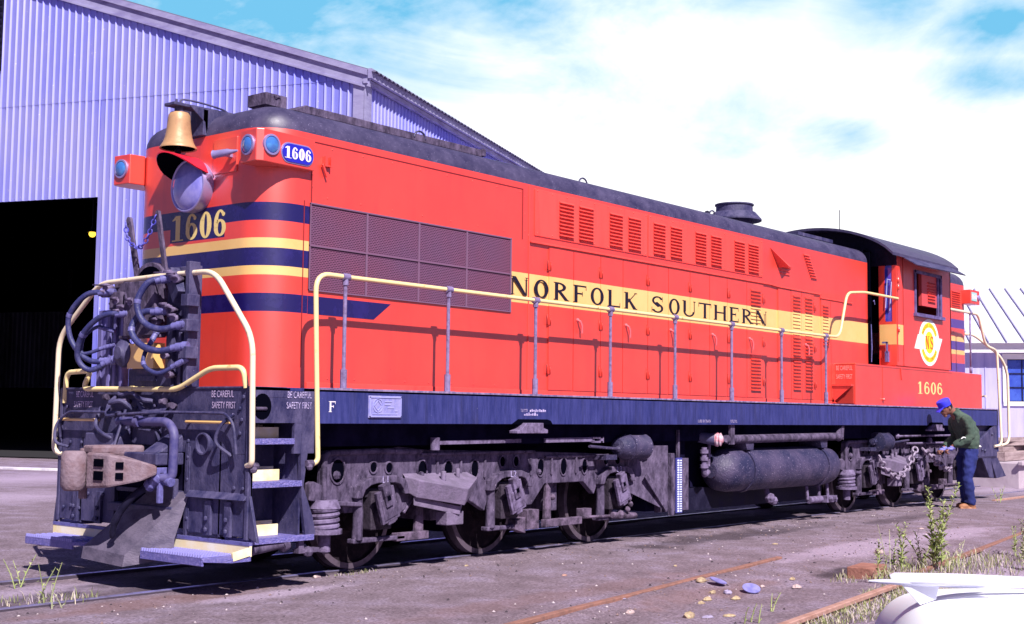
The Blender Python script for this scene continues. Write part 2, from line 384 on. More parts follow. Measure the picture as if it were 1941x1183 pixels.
# ------------------------------------------------------------------ lettering
def glyph(ch, wd, T=.17, H=.06, bold=False):
    """serif glyph, unit height, width wd; list of polygons"""
    P = []; S = .045
    def rect(a, b, c, d): P.append([(a, b), (c, b), (c, d), (a, d)])
    def ring(cx, cy, rx, ry, tx, ty, a0=0, a1=360, n=20):
        k = max(3, int(n * (a1 - a0) / 360))
        for i in range(k):
            p = R_(a0 + (a1 - a0) * i / k); q = R_(a0 + (a1 - a0) * (i + 1) / k)
            P.append([(cx + rx * math.cos(p), cy + ry * math.sin(p)), (cx + rx * math.cos(q), cy + ry * math.sin(q)),
                      (cx + (rx - tx) * math.cos(q), cy + (ry - ty) * math.sin(q)), (cx + (rx - tx) * math.cos(p), cy + (ry - ty) * math.sin(p))])
    def stem(x, t): rect(x, 0, x + t, 1)
    def serif(x0, x1, y): rect(x0, y, x1, y + S)
    w_ = wd
    if ch == 'N':
        stem(.12, H); stem(w_ - .12 - H, H); P.append([(.04, 1), (.12 + T, 1), (w_ - .12, 0), (w_ - .12 - T * .75, 0)])
        serif(0, .3, 0); serif(w_ - .3, w_, 1 - S); serif(0, .2, 1 - S)
    elif ch in 'O0':
        tt = T if ch == 'O' else T * 1.15
        ring(w_ / 2, .5, w_ / 2, .515, tt, H, n=28)
    elif ch == 'R':
        stem(.12, T); ring(.12 + T, .74, w_ * .52, .26, T, H, -90, 90, 30); rect(.12, 1 - H, .14 + T, 1); rect(.12, .48, .14 + T, .48 + H)
        P.append([(.36, .5), (.36 + T * 1.15, .5), (w_, 0), (w_ - T * 1.2, 0)]); serif(0, .4, 0); serif(0, .2, 1 - S); serif(w_ - T * 1.3, w_ + .06, 0)
    elif ch in 'FE':
        stem(.12, T); rect(.1, 1 - H, w_, 1); rect(.12, .48, w_ * .72, .48 + H); rect(w_ - .05, .74, w_, 1); rect(w_ * .68, .38, w_ * .68 + .05, .64)
        serif(0, .2, 1 - S); serif(0, .4 if ch == 'F' else .2, 0)
        if ch == 'E': rect(.1, 0, w_, H); rect(w_ - .04, 0, w_ + .01, .27)
    elif ch == 'L':
        stem(.12, T); rect(.1, 0, w_, H); rect(w_ - .05, 0, w_, .27); serif(0, .4, 1 - S); serif(0, .2, 0)
    elif ch == 'K':
        stem(.12, T); P.append([(.12 + T, .36), (.12 + T, .46), (w_ - .16, 1), (w_ - .07, 1)]); P.append([(.40, .55), (.52, .66), (w_, 0), (w_ - T * 1.3, 0)])
        serif(0, .4, 0); serif(0, .4, 1 - S); serif(w_ - .28, w_ + .02, 1 - S); serif(w_ - .32, w_ + .06, 0)
    elif ch == 'S':
        r = w_ / 2
        ring(r, .735, r * .94, .28, T * .8, H, 20, 250, 34); ring(r, .265, r, .28, T * .85, H, -160, 75, 34)
        P.append([(r * .25, .56), (r * .95, .66), (r * 1.75, .44), (r * 1.05, .34)])
        rect(w_ * .9, .68, w_ * .9 + .05, .99); rect(.0, .01, .05, .32)
    elif ch == 'U':
        rect(.12, .3, .12 + T, 1); rect(w_ - .12 - H, .3, w_ - .12, 1); ring(w_ / 2, .31, w_ / 2 - .12, .33, T * .8, H, 180, 360, 34)
        serif(0, .4, 1 - S); serif(w_ - .28, w_, 1 - S)
    elif ch == 'T':
        rect(w_ / 2 - T / 2, 0, w_ / 2 + T / 2, 1); rect(0, 1 - H, w_, 1); rect(0, .72, .05, 1); rect(w_ - .05, .72, w_, 1); serif(w_ / 2 - .2, w_ / 2 + .2, 0)
    elif ch == 'H':
        stem(.12, T); stem(w_ - .12 - T, T); rect(.12, .47, w_ - .12, .47 + H)
        for a in (0, w_ - .4):
            serif(a, a + .4, 0); serif(a, a + .4, 1 - S)
    elif ch == '1':
        rect(w_ / 2 - T * .6, 0, w_ / 2 + T * .6, 1); P.append([(w_ / 2 - T * .6, 1), (w_ / 2 - T * .6, .84), (w_ / 2 - T * 1.5, .80), (w_ / 2 - T * 1.5, .84)]); rect(w_ / 2 - T * 1.5, 0, w_ / 2 + T * 1.5, .05)
    elif ch == '6':
        ring(w_ / 2, .32, w_ / 2, .33, T, H, 0, 360, 26); ring(w_ / 2, .5, w_ / 2, .515, T, H, 55, 200, 30)
        ring(w_ * .77, .83, .095, .085, .09, .08, 0, 360, 10)
    return P
def letters(mb, items, M, mi=0, T=.17, H=.06, step=.00015):
    """items: (char, x0, width, z0, height); M maps (x,z,depth) -> world"""
    k = 0
    for ch, x0, wd, z0, hh in items:
        for poly in glyph(ch, wd / hh, T, H):
            dz = (k % 9) * step; k += 1
            vs = [M(x0 + a * hh, z0 + b * hh, dz) for a, b in poly]
            mb.add(vs, [tuple(range(len(vs)))], mi)
def side_M(y): return lambda a, b, d: (a, y - .0015 - d, b)
def front_M(x): return lambda a, b, d: (x - .0015 - d, -a, b)      # reads left to right seen from -x
_dg = []
def font_text(txt, size, M4, name, material, parent, sx=1., align='CENTER', mb=None):
    cu = D.curves.new('txt', 'FONT'); cu.body = txt; cu.size = size; cu.align_x = align; cu.resolution_u = 3
    ob = D.objects.new('txt', cu); COL.objects.link(ob)
    bpy.context.view_layer.update()
    dg = bpy.context.evaluated_depsgraph_get()
    me = D.meshes.new_from_object(ob.evaluated_get(dg))
    D.objects.remove(ob)
    vs = [M4 @ Vector((v.co.x * sx, v.co.y, 0)) for v in me.vertices]
    fs = [tuple(p.vertices) for p in me.polygons]
    D.meshes.remove(me)
    if mb is not None: mb.add(vs, fs); return None
    b_ = MB(); b_.add(vs, fs); return b_.build(name, material, parent)
def MS(x, y, z):      # text plane facing -y
    return Matrix(((1, 0, 0, x), (0, 0, -1, y), (0, 1, 0, z), (0, 0, 0, 1)))
def MF(x, y, z):      # text plane facing -x
    return Matrix(((0, 0, -1, x), (-1, 0, 0, y), (0, 1, 0, z), (0, 0, 0, 1)))

# ================================================================== GROUND
def gz(x, y):
    z = -.02 + .012 * noise.noise(Vector((x * .5, y * .8, 0))) + .010 * noise.noise(Vector((x * 1.7, y * 2.3, 3)))
    z += .005 * noise.noise(Vector((x * 7, y * 7, 5)))
    z += .05 * math.exp(-((x - 15.7) ** 2 / 9 + (y + 2.1) ** 2 / .6))
    s = max(0, min(1, (-3.9 - y - .0 + .14 * x * 0) / .5)); z -= .05 * s * (1 if x < 9 else .3)
    if -.72 < y < .72: z -= .012
    if -1.3 < y < -.74: z += .014 * max(0, min(1, (x - 1.5) / 2))
    return z
def axis(lo, hi, step, far):
    a = [lo + step * i for i in range(int((hi - lo) / step) + 1)]
    g = step; p = a[-1]; q = a[0]; L_ = []; H_ = []
    while p < far: g *= 1.22; p += g; H_.append(p)
    g = step
    while q > -far: g *= 1.22; q -= g; L_.append(q)
    return L_[::-1] + a + H_
xs = axis(-3, 12, .085, 2500); ys = axis(-6.4, .6, .07, 2500)
vs = []
for y in ys:
    for x in xs:
        near = abs(x) < 80 and abs(y) < 80
        vs.append((x, y, gz(x, y) if near else -.02))
nx = len(xs); fs = [(j * nx + i, j * nx + i + 1, (j + 1) * nx + i + 1, (j + 1) * nx + i) for j in range(len(ys) - 1) for i in range(nx - 1)]
gm = D.meshes.new('ground'); gm.from_pydata(vs, [], fs); gm.polygons.foreach_set('use_smooth', [True] * len(fs))
at = gm.attributes.new('patch', 'FLOAT_COLOR', 'POINT')
def blob(x, y, cx, cy, rx, ry, n=.35):
    d = math.hypot((x - cx) / rx, (y - cy) / ry) + n * noise.noise(Vector((x * 2.2, y * 3.5, 1))) + n * .6 * noise.noise(Vector((x * 8, y * 11, 2)))
    return max(0, min(1, (1.1 - d) * 2.2))
for i, (x, y, z) in enumerate(vs):
    sand = oil = rst = 0
    if abs(x) < 60 and abs(y) < 60:
        for c in ((-.75, .05, .95, .42), (.2, -1.55, .9, .18), (8.1, -3.55, 2.3, .50), (10.5, -3.6, 2.2, .45), (11, 17, 12, 1.2), (7.2, -5.9, 3, .6), (4.0, -5.9, 1.2, .22), (-1.9, 1.1, .6, .8), (24, -1, 3, 2.0), (3.2, 12, 5, 1.5)):
            sand = max(sand, blob(x, y, *c))
        oil = max(blob(x, y, 6, -.2, 9, .75, .3), blob(x, y, 5.9, -4.35, .8, .18, .3), blob(x, y, 8.2, -1.6, 2.5, .35, .5) * .8, blob(x, y, 12.5, -2.1, 1.6, .25, .4) * .6)
        rst = max(blob(x, y, 2.2, -3.4, 2.6, .25, .6) * .3, blob(x, y, 3.2, -4.2, 1.2, .25, .6) * .4, blob(x, y, -.6, -1.2, 1.4, .3, .5) * .5)
    at.data[i].color = (sand, oil, rst, 1)
g = D.objects.new('ground', gm); COL.objects.link(g); tag(g, kind='structure')
mt = D.materials.new('cinder_dirt'); mt.use_nodes = True; t = mt.node_tree; b = t.nodes['Principled BSDF']; b.inputs['Roughness'].default_value = .95; b.inputs['Specular IOR Level'].default_value = .15
def tn(tp, **k):
    n = t.nodes.new(tp)
    for a_, b_ in k.items(): setattr(n, a_, b_)
    return n
tcn = tn('ShaderNodeTexCoord'); a_n = tn('ShaderNodeAttribute', attribute_name='patch'); sp = tn('ShaderNodeSeparateColor'); t.links.new(a_n.outputs['Color'], sp.inputs[0])
n1 = tn('ShaderNodeTexNoise'); n1.inputs['Scale'].default_value = 1.7; n1.inputs['Detail'].default_value = 8; n1.inputs['Roughness'].default_value = .7
n2 = tn('ShaderNodeTexNoise'); n2.inputs['Scale'].default_value = 38; n2.inputs['Detail'].default_value = 6; n2.inputs['Roughness'].default_value = .75
n3 = tn('ShaderNodeTexVoronoi'); n3.inputs['Scale'].default_value = 26; n3.feature = 'F1'
for n in (n1, n2, n3): t.links.new(tcn.outputs['Object'], n.inputs['Vector'])
r1 = tn('ShaderNodeValToRGB'); e = r1.color_ramp.elements; e[0].position = .36; e[0].color = (.165, .126, .155, 1); e[1].position = .64; e[1].color = (.270, .218, .295, 1)
e2 = e.new(.5); e2.color = (.220, .170, .212, 1)
t.links.new(n1.outputs[0], r1.inputs[0])
r2 = tn('ShaderNodeValToRGB'); e = r2.color_ramp.elements; e[0].position = .34; e[0].color = (.42, .38, .40, 1); e[1].position = .62; e[1].color = (1.35, 1.32, 1.35, 1)
t.links.new(n2.outputs[0], r2.inputs[0])
mu = tn('ShaderNodeMix', data_type='RGBA', blend_type='MULTIPLY'); mu.inputs[0].default_value = 1; t.links.new(r1.outputs[0], mu.inputs[6]); t.links.new(r2.outputs[0], mu.inputs[7])
def mixc(prev, fac, col, k):
    q = tn('ShaderNodeMath', operation='MULTIPLY'); t.links.new(fac, q.inputs[0]); q.inputs[1].default_value = k
    mm_ = tn('ShaderNodeMix', data_type='RGBA'); t.links.new(q.outputs[0], mm_.inputs[0]); t.links.new(prev, mm_.inputs[6]); mm_.inputs[7].default_value = (*col, 1); return mm_.outputs[2]
c = mixc(mu.outputs[2], sp.outputs[2], (.22, .105, .085), .7)
sc2 = tn('ShaderNodeMath', operation='MULTIPLY'); t.links.new(sp.outputs[0], sc2.inputs[0])
r3 = tn('ShaderNodeMapRange'); r3.inputs[1].default_value = .36; r3.inputs[2].default_value = .56; r3.inputs[3].default_value = .35; t.links.new(n2.outputs[0], r3.inputs[0]); t.links.new(r3.outputs[0], sc2.inputs[1])
c = mixc(c, sc2.outputs[0], (.42, .33, .46), .85)
c = mixc(c, sp.outputs[1], (.022, .015, .024), .75)
r4 = tn('ShaderNodeMapRange'); r4.inputs[1].default_value = .07; r4.inputs[2].default_value = .03; t.links.new(n3.outputs['Distance'], r4.inputs[0])
c = mixc(c, r4.outputs[0], (.45, .38, .48), .55)
t.links.new(c, b.inputs['Base Color'])
bm_ = tn('ShaderNodeBump'); bm_.inputs['Strength'].default_value = .8; bm_.inputs['Distance'].default_value = .02; t.links.new(n2.outputs[0], bm_.inputs['Height']); t.links.new(bm_.outputs[0], b.inputs['Normal'])
gm.materials.append(mt)

# ================================================================== TRACKS
def rail(name, p, q, mats, label, top=0., hw=.035, wob=0.):
    m_ = MB(); p = Vector(p); q = Vector(q); d = (q - p).normalized(); s_ = Vector((-d.y, d.x, 0)); n = max(2, int((q - p).length / 1.2))
    prof = [(-.07, -.16), (-.07, -.13), (-.012, -.105), (-.012, -.045), (-hw, -.035), (-hw, -.006), (-hw + .008, 0), (hw - .008, 0), (hw, -.006), (hw, -.035), (.012, -.045), (.012, -.105), (.07, -.13), (.07, -.16)]
    vs = []
    for i in range(n + 1):
        c_ = p + (q - p) * i / n
        for a, b_ in prof: vs.append(c_ + s_ * a + Vector((0, 0, b_ + top + wob * noise.noise(Vector((c_.x, 0, 9))))))
    k = len(prof)
    for i in range(n):
        for j in range(k):
            j2 = (j + 1) % k
            m_.add([], [])
    fs_ = [(i * k + j, i * k + (j + 1) % k, (i + 1) * k + (j + 1) % k, (i + 1) * k + j) for i in range(n) for j in range(k)] + [tuple(range(k)), tuple(n * k + j for j in reversed(range(k)))]
    o_ = len(m_.v); m_.add(vs, fs_)
    for idx, f in enumerate(m_.f):
        if idx < n * k and idx % k in (5, 6, 7): m_.mi[idx] = 1
    ob = m_.build(name, mats); tag(ob, kind='structure'); return ob
rail('rail', (-30, -.753, 0), (90, -.753, 0), [RAILD, RAILSH], '')
rail('rail', (-30, .753, 0), (90, .753, 0), [RAILD, RAILSH], '')
rail('rail', (-6, -4.95, -.015), (6.1, -3.39, .004), [RUST, RUST], '', wob=.006)
rail('rail', (-6, -6.58, .0), (5.1, -5.30, .005), [RUSTL, RUSTL], '')
rail('rail', (6.0, -5.02, -.022), (30, -1.9, .012), [RUST, RUST], '')
rail('rail', (18.5, -1.55, .02), (60, -1.5, .03), [RUSTL, RUSTL], '')

# ================================================================== LOCOMOTIVE
loco = thing('diesel_locomotive', 'red diesel locomotive with yellow and navy stripes, black roof and walkway railings', 'locomotive', (0, 0, 0))
HH = 1.095
def hood_path(inset, xcuts, x0=.44, x1=13.73, rc=.38, seg=8):
    hw = HH - inset; xf = x0 + inset; r = max(rc - inset, .03)
    near = [(max(x, xf + r + .004 * (i + 1)), -hw) for i, x in enumerate(sorted(xcuts + [x1]))][::-1] + [(xf + r, -hw)]
    arc = [(xf + r - r * math.sin(a), -hw + r - r * math.cos(a)) for a in [math.pi / 2 * i / seg for i in range(1, seg)]]
    p = near + arc + [(xf, -hw + r)] + [(xf, -.49), (xf, .37)]
    p += [(xf, hw - r)] + [(a, -b_) for a, b_ in reversed(arc)] + [(xf + r, hw)] + [(a, -b_) for a, b_ in reversed(near[:-1])]
    return p
xc = [.974, 4.02, 4.36, 10.0, 11.9]
zl = [1.79, 2.515, 2.687, 2.861, 2.947, 3.117, 3.211, 3.24, 3.377, 3.53, 3.55, 4.262]
RP = (ROOF, )
m_ = MB(); rings = []
for z in zl: rings.append([(x, y, z) for x, y in hood_path(0, xc)])
for k in range(1, 7):
    a = R_(15 * k); rings.append([(x, y, 4.262 + .26 * math.sin(a)) for x, y in hood_path(.30 * (1 - math.cos(a)), xc)])
for ins, z in ((.45, 4.575), (.62, 4.61), (.80, 4.632), (1.05, 4.64)): rings.append([(x, y, z) for x, y in hood_path(ins, xc)])
k = len(rings[0])
for ri in range(len(rings) - 1):
    A, B_ = rings[ri], rings[ri + 1]
    for j in range(k - 1):
        cx = (A[j][0] + A[j + 1][0]) / 2; cz = (A[j][2] + B_[j][2]) / 2; cy = (A[j][1] + A[j + 1][1]) / 2
        mi = 0
        if cz > 4.262: mi = 3
        elif cx < .974 + .001:
            if 2.515 < cz < 2.687 or 2.947 < cz < 3.117 or 3.377 < cz < 3.55: mi = 1
            elif 2.861 < cz < 2.947 or 3.117 < cz < 3.211: mi = 2
            elif cx < .45 and -.49 < cy < .37 and 3.24 < cz < 3.55: mi = 1
        elif cx > 4.02 and 2.861 < cz < 3.211: mi = 2
        m_.add([A[j], A[j + 1], B_[j + 1], B_[j]], [(0, 1, 2, 3)], mi, True)
last = rings[-1]; m_.add(last, [tuple(range(k))], 3)
m_.add([r[0] for r in rings] + [r[-1] for r in reversed(rings)], [tuple(range(2 * len(rings)))], 0)
hood = m_.build('hood', [RED, NAVY, YEL, ROOF], loco)
# navy stripe end sweep
m_ = MB(); m_.prism([(.976, 2.515), (1.86, 2.515), (2.10, 2.687), (.976, 2.687)], -HH - .004, -HH + .01); m_.build('stripe', NAVY, hood)
# radiator screen
m_ = MB(); m_.box((.974, -HH - .006, 2.743), (4.02, -HH + .01, 3.576)); scr = m_.build('radiator_grille', GRILLE, loco)
m_ = MB()
for i in range(5): m_.box((.974 + .7615 * i - (.012 if i else 0), -HH - .016, 2.735), (.974 + .7615 * i + .012, -HH, 3.584))
for z in (2.737, 3.165, 3.574): m_.box((.974, -HH - .019, z), (4.03, -HH - .001, z + .014))
m_.build('frame', mat('screen_frame', (.17, .085, .16), rough=.6), scr)
# far side screen
m_ = MB(); m_.box((.974, HH - .01, 2.743), (4.02, HH + .006, 3.576)); m_.build('radiator_grille', GRILLE, loco)
# seams + belts as thin proud strips
m_ = MB()
m_.box((4.352, -HH - .010, 1.80), (4.366, -HH + .01, 4.25))
m_.box((4.37, -HH - .035, 3.575), (10.2, -HH, 3.60)); m_.add([], [])
m_.prism([(10.2, 3.575), (10.45, 3.56), (11.9, 3.555), (11.9, 3.58), (10.45, 3.585), (10.2, 3.60)], -HH - .035, -HH)
m_.box((11.9, -HH - .03, 3.50), (13.1, -HH, 3.52))
m_.box((.98, -HH - .012, 1.795), (13.7, -HH, 1.86))
m_.build('belt_moulding', REDB, hood, bevel=.004)
# rivets
m_ = MB()
def riv(x, z, r=.011): m_.sphere((x, -HH - .002, z), r, 6, 0, (1, .5, 1))
for i in range(9): riv(1.25 + .42 * i, 4.15)
for i in range(8): riv(1.2 + .45 * i, 3.66)
for i in range(4): riv(1.0, 3.75 + .12 * i); riv(4.28, 3.5 + .2 * i)
for i in range(9): riv(1.25 + .36 * i, 1.90)
m_.build('rivet_row', RED, hood)
m_ = MB()
for a, b_ in ((.985, 1.0), (4.23, 4.236)): m_.box((a, -HH - .006, 3.60), (a + .012, -HH, 4.19))
m_.box((1.0, -HH - .006, 4.185), (4.23, -HH, 4.192)); m_.box((.90, -HH - .006, 2.0), (.908, -HH, 3.6))
m_.build('panel_seam', mat('dark_red_seam', (.22, .012, .02), rough=.6), hood)  # panel joints drawn as dark red strips
# upper louvred access panels
def louvres(m_, x0, x1, z0, z1, n, y=-HH, slant=0., band=True):
    for i in range(n):
        z = z1 - (z1 - z0) * (i + .5) / n; sx = slant * (i / n)
        h = (z1 - z0) / n * .62
        mi = 1 if (2.861 < z < 3.211 and band) else 0
        a, c_ = x0 + sx, x1 + sx
        vs_ = [(a, y, z + h * .5), (c_, y, z + h * .5), (c_, y - (.014 if mi else .032), z - h * .5), (a, y - (.014 if mi else .032), z - h * .5), (a, y, z - h * .42), (c_, y, z - h * .42)]
        m_.add(vs_, [(0, 1, 2, 3), (3, 2, 5, 4), (0, 3, 4), (1, 5, 2)], mi)
    return m_
for a, b_, cols in ((4.46, 6.84, ((4.92, 5.21), (5.32, 5.62), (5.97, 6.26), (6.39, 6.68))), (6.87, 9.98, ((6.98, 7.27), (7.40, 7.69), (8.04, 8.33), (8.46, 8.75), (9.12, 9.42), (9.53, 9.84)))):
    m_ = MB(); m_.box((a, -HH - .014, 3.67), (b_, -HH + .01, 4.225))
    n = int((b_ - a) / .28)
    for i in range(n + 1):
        for z in (3.70, 4.20): m_.sphere((a + .04 + (b_ - a - .08) * i / n, -HH - .014, z), .010, 6)
    pn = m_.build('access_panel', REDB, loco, bevel=.005)
    for c0, c1 in cols: louvres(MB(), c0, c1, 3.71, 4.15, 10, -HH - .014).build('louver', REDB, pn)
# doors
dx = [4.73, 5.22, 5.785, 6.275, 6.85, 7.35, 7.90, 8.42, 8.91, 9.48, 9.99, None, 10.45, 10.87, 11.225, 11.66, None, 11.91, 12.26, 12.71]
low_lv = {9.48: [(9.59, 9.89, 2.91, 3.48, 11), (9.59, 9.89, 1.96, 2.51, 11)], 10.87: [(10.93, 11.18, 2.00, 3.50, 28)], 11.225: [(11.34, 11.59, 2.00, 3.50, 28)], 11.91: [(11.97, 12.17, 2.74, 3.42, 13)]}
for i in range(len(dx) - 1):
    a, b_ = dx[i], dx[i + 1]
    if a is None or b_ is None: continue
    top = 3.56 if a < 11.9 else 3.49
    if a == 10.45: top = 3.55
    m_ = MB(); y0 = -HH - .016
    m_.box((a + .006, y0, 1.87), (b_ - .006, -HH + .01, 2.861), 0)
    m_.box((a + .006, y0, 2.861), (b_ - .006, -HH + .01, 3.211), 1)
    m_.box((a + .006, y0, 3.211), (b_ - .006, -HH + .01, top - .006), 0)
    d_ = m_.build('hood_door', [RED, YEL], loco)
    for l in low_lv.get(a, []): louvres(MB(), l[0], l[1], l[2], l[3], l[4], y0).build('louver', [RED, YEL], d_)
# hinges & latches
HINGE = mat('dark_red_hinge', (.42, .025, .02), rough=.5)
def hinge(x, z):
    m_ = MB(); m_.cyl((x - .03, -HH - .022, z - .07), (x - .03, -HH - .022, z + .07), .006, 6); m_.box((x - .03, -HH - .024, z - .068), (x + .03, -HH - .012, z - .056)); m_.cyl((x + .03, -HH - .022, z - .068), (x + .03, -HH - .022, z + .035), .006, 6)
    return m_
for x in (4.73, 5.785, 6.85, 7.90, 8.95, 9.99, 11.68):
    for z in (3.35, 2.70, 2.12): hinge(x, z).build('hinge', HINGE, loco)
def latch(x, z):
    m_ = MB(); m_.tube([(x - .03, -HH - .02, z + .07), (x - .025, -HH - .06, z + .05), (x, -HH - .065, z), (x + .01, -HH - .055, z - .09)], .014, 6, 0); m_.sphere((x - .03, -HH - .02, z + .07), .024, 8)
    return m_
lat_m = mat('latch_pink_red', (.74, .14, .17), rough=.4)
for x in (5.33, 6.37, 7.43, 8.52, 9.58, 11.38): latch(x, 2.66).build('door_latch', lat_m, loco)
# scoop and slanted louvre
m_ = MB(); m_.add([(10.23, -HH - .002, 4.15), (10.93, -HH - .004, 3.92), (10.52, -HH - .16, 3.885), (10.50, -HH - .002, 3.87), (10.9, -HH - .002, 3.88)], [(0, 1, 2), (0, 2, 3), (2, 1, 4, 3), (0, 3, 4, 1)]); m_.box((10.55, -HH - .02, 3.78), (10.85, -HH, 3.80)); m_.box((10.55, -HH - .02, 3.83), (10.85, -HH, 3.85)); m_.build('air_scoop', REDB, loco)
louvres(MB(), 11.33, 11.53, 3.80, 4.18, 9, slant=.28).build('louver', REDB, loco)
# lettering
m_ = MB()
NSL = [('N', 4.02, 4.34), ('O', 4.45, 4.72), ('R', 4.82, 5.12), ('F', 5.21, 5.48), ('O', 5.57, 5.85), ('L', 5.93, 6.21), ('K', 6.3, 6.59), ('S', 6.94, 7.22), ('O', 7.36, 7.63), ('U', 7.70, 8.04), ('T', 8.12, 8.46), ('H', 8.53, 8.89), ('E', 8.97, 9.23), ('R', 9.33, 9.66), ('N', 9.72, 10.06)]
letters(m_, [(c_, a, b_ - a, 2.945, .212) for c_, a, b_ in NSL[:-1]], side_M(-HH - .017), T=.30, H=.085); letters(m_, [(c_, a, b_ - a, 2.945, .212) for c_, a, b_ in NSL[-1:]], side_M(-HH - .0305), T=.30, H=.085)
m_.build('lettering', BLACKP, loco)
m_ = MB(); letters(m_, [(c_, -.34 + i * .222, .185, 3.255, .255) for i, c_ in enumerate('1606')], front_M(.44), T=.24, H=.09); m_.build('lettering', CREAM, loco)
# paint drips under the number
# headlight
HY = -.055; HZ = 3.765
m_ = MB(); m_.lathe((.46, HY, HZ), (-1, 0, 0), [(0, .245), (.05, .258), (.13, .262), (.15, .262), (.155, .25), (.145, .235)], 40); m_.box((.33, HY + .2, HZ + .14), (.38, HY + .25, HZ + .18))
hl = m_.build('headlight', CHROME, loco)
m_ = MB(); m_.lathe((.318, HY, HZ), (-1, 0, 0), [(0, .243), (.012, .232), (.03, .19), (.045, .13), (.054, .06), (.056, 0)], 40); m_.build('lens', HLENS, hl)
m_ = MB(); vs_ = []; fs_ = []
for i in range(17):
    a = R_(-70 + 140 * i / 16 + 2)
    l = .33 * max(0, math.cos((i - 8) / 8 * math.pi / 2)) ** .6 + .02
    for rr in (.268, .282):
        vs_.append((.36, HY + math.sin(a) * rr, HZ + math.cos(a) * rr)); vs_.append((.36 - l, HY + math.sin(a) * rr * 1.06, HZ + math.cos(a) * (rr - .01) + .06 * l))
for i in range(16):
    o_ = i * 4; fs_ += [(o_, o_ + 1, o_ + 5, o_ + 4), (o_ + 2, o_ + 6, o_ + 7, o_ + 3), (o_ + 1, o_ + 3, o_ + 7, o_ + 5), (o_, o_ + 4, o_ + 6, o_ + 2)]
mis = []
m_.add(vs_, fs_, 0, True)
for i in range(16): m_.mi[i * 4] = 1
vsr = mat('visor_red', (.74, .02, .05), rough=.3); m_.build('visor', [vsr, DARK], hl)
# bell
BX, BY = .19, -.06
m_ = MB(); prof = [(t_, r_ * .93) for t_, r_ in [(0, .004), (.0, .05), (.010, .095), (.035, .112), (.10, .118), (.18, .127), (.25, .14), (.30, .157), (.335, .178), (.352, .192), (.364, .192), (.357, .172), (.32, .15), (.2, .10), (.03, .07)]]
m_._lathe2(Vector((BX, BY, 4.47)), Vector((0, 0, -1)), prof[:12], 36, 0); m_._lathe2(Vector((BX, BY, 4.47)), Vector((0, 0, -1)), prof[11:], 36, 1); bell = m_.build('bell', [BRASS, DARK], loco)  # inner surface coloured near-black so the bell's hollow looks shaded
m_ = MB(); m_.cyl((BX, BY, 4.3), (BX, BY, 4.10), .014, 8); m_.sphere((BX, BY, 4.085), .034, 10); m_.build('clapper', BLKD, bell)
m_ = MB(); m_.cyl((BX, BY, 4.46), (BX, BY, 4.52), .05, 10); m_.bar((BX - .12, BY, 4.53), (.80, BY, 4.545), .16, .03); m_.prism([(BX + .05, 4.53), (.70, 4.54), (.70, 4.30), (.44, 4.28), (.42, 4.40)], BY - .10, BY - .085); m_.box((.40, BY - .10, 4.27), (.46, BY + .10, 4.53)); m_.tube(spline([(BX + .02, BY, 4.54), (BX + .03, BY, 4.60), (.45, BY - .03, 4.60), (.68, BY - .06, 4.57), (.74, BY - .08, 4.52)]), .011, 6)
m_.tube([(BX, BY + .05, 4.53), (BX, BY + .05, 4.61)], .012, 6)
m_.build('bell_bracket', BLK, loco, bevel=.004)
# roof boxes
VX, VY = .70, -.73
m_ = MB(); m_.box((VX, VY, 4.555), (VX + .27, VY + .27, 4.675)); m_.box((VX + .03, VY + .03, 4.46), (VX + .24, VY + .24, 4.557)); m_.tube(spline([(VX + .10, VY - .01, 4.66), (VX + .12, VY - .015, 4.64), (VX + .16, VY - .015, 4.66), (VX + .18, VY - .01, 4.64)]), .006, 6); m_.build('vent_box', TRK, loco, bevel=.006)
m_ = MB(); m_.box((VX, -VY - .27, 4.555), (VX + .27, -VY, 4.675)); m_.box((VX + .03, -VY - .24, 4.46), (VX + .24, -VY - .03, 4.557)); m_.build('vent_box', TRK, loco, bevel=.006)
m_ = MB(); m_.prism([(1.1, 4.58), (1.28, 4.665), (4.02, 4.665), (4.02, 4.58)], -.66, .66); m_.box((4.0, -.68, 4.59), (4.06, -.60, 4.675)); m_.build('radiator_hatch', TRK, loco, bevel=.008)
def lift_eye(x, y):
    m_ = MB(); m_.tube([(x - .09 * math.cos(R_(a)), y, 4.62 + .075 * math.sin(R_(a))) for a in range(0, 181, 20)], .012, 6); m_.build('lifting_eye', BLK, loco)
lift_eye(6.30, -.45); lift_eye(9.62, -.45); lift_eye(2.95, -.66)
m_ = MB(); m_.sphere((9.47, -.45, 4.63), .05, 8); m_.build('lifting_eye', BLKD, loco)
# exhaust stack
m_ = MB(); m_.lathe((11.08, 0, 4.55), (0, 0, 1), [(0, .33), (.10, .31), (.20, .28), (.2001, .44), (.225, .44), (.34, .34), (.3401, .30), (.45, .295), (.455, .315), (.475, .315), (.4751, .26), (.3, .24)], 32); m_.build('exhaust_stack', BLK, loco)
m_ = MB(); m_.box((12.1, -.62, 4.60), (13.4, -.2, 4.66)); m_.build('roof_hatch', BLK, loco, bevel=.005)
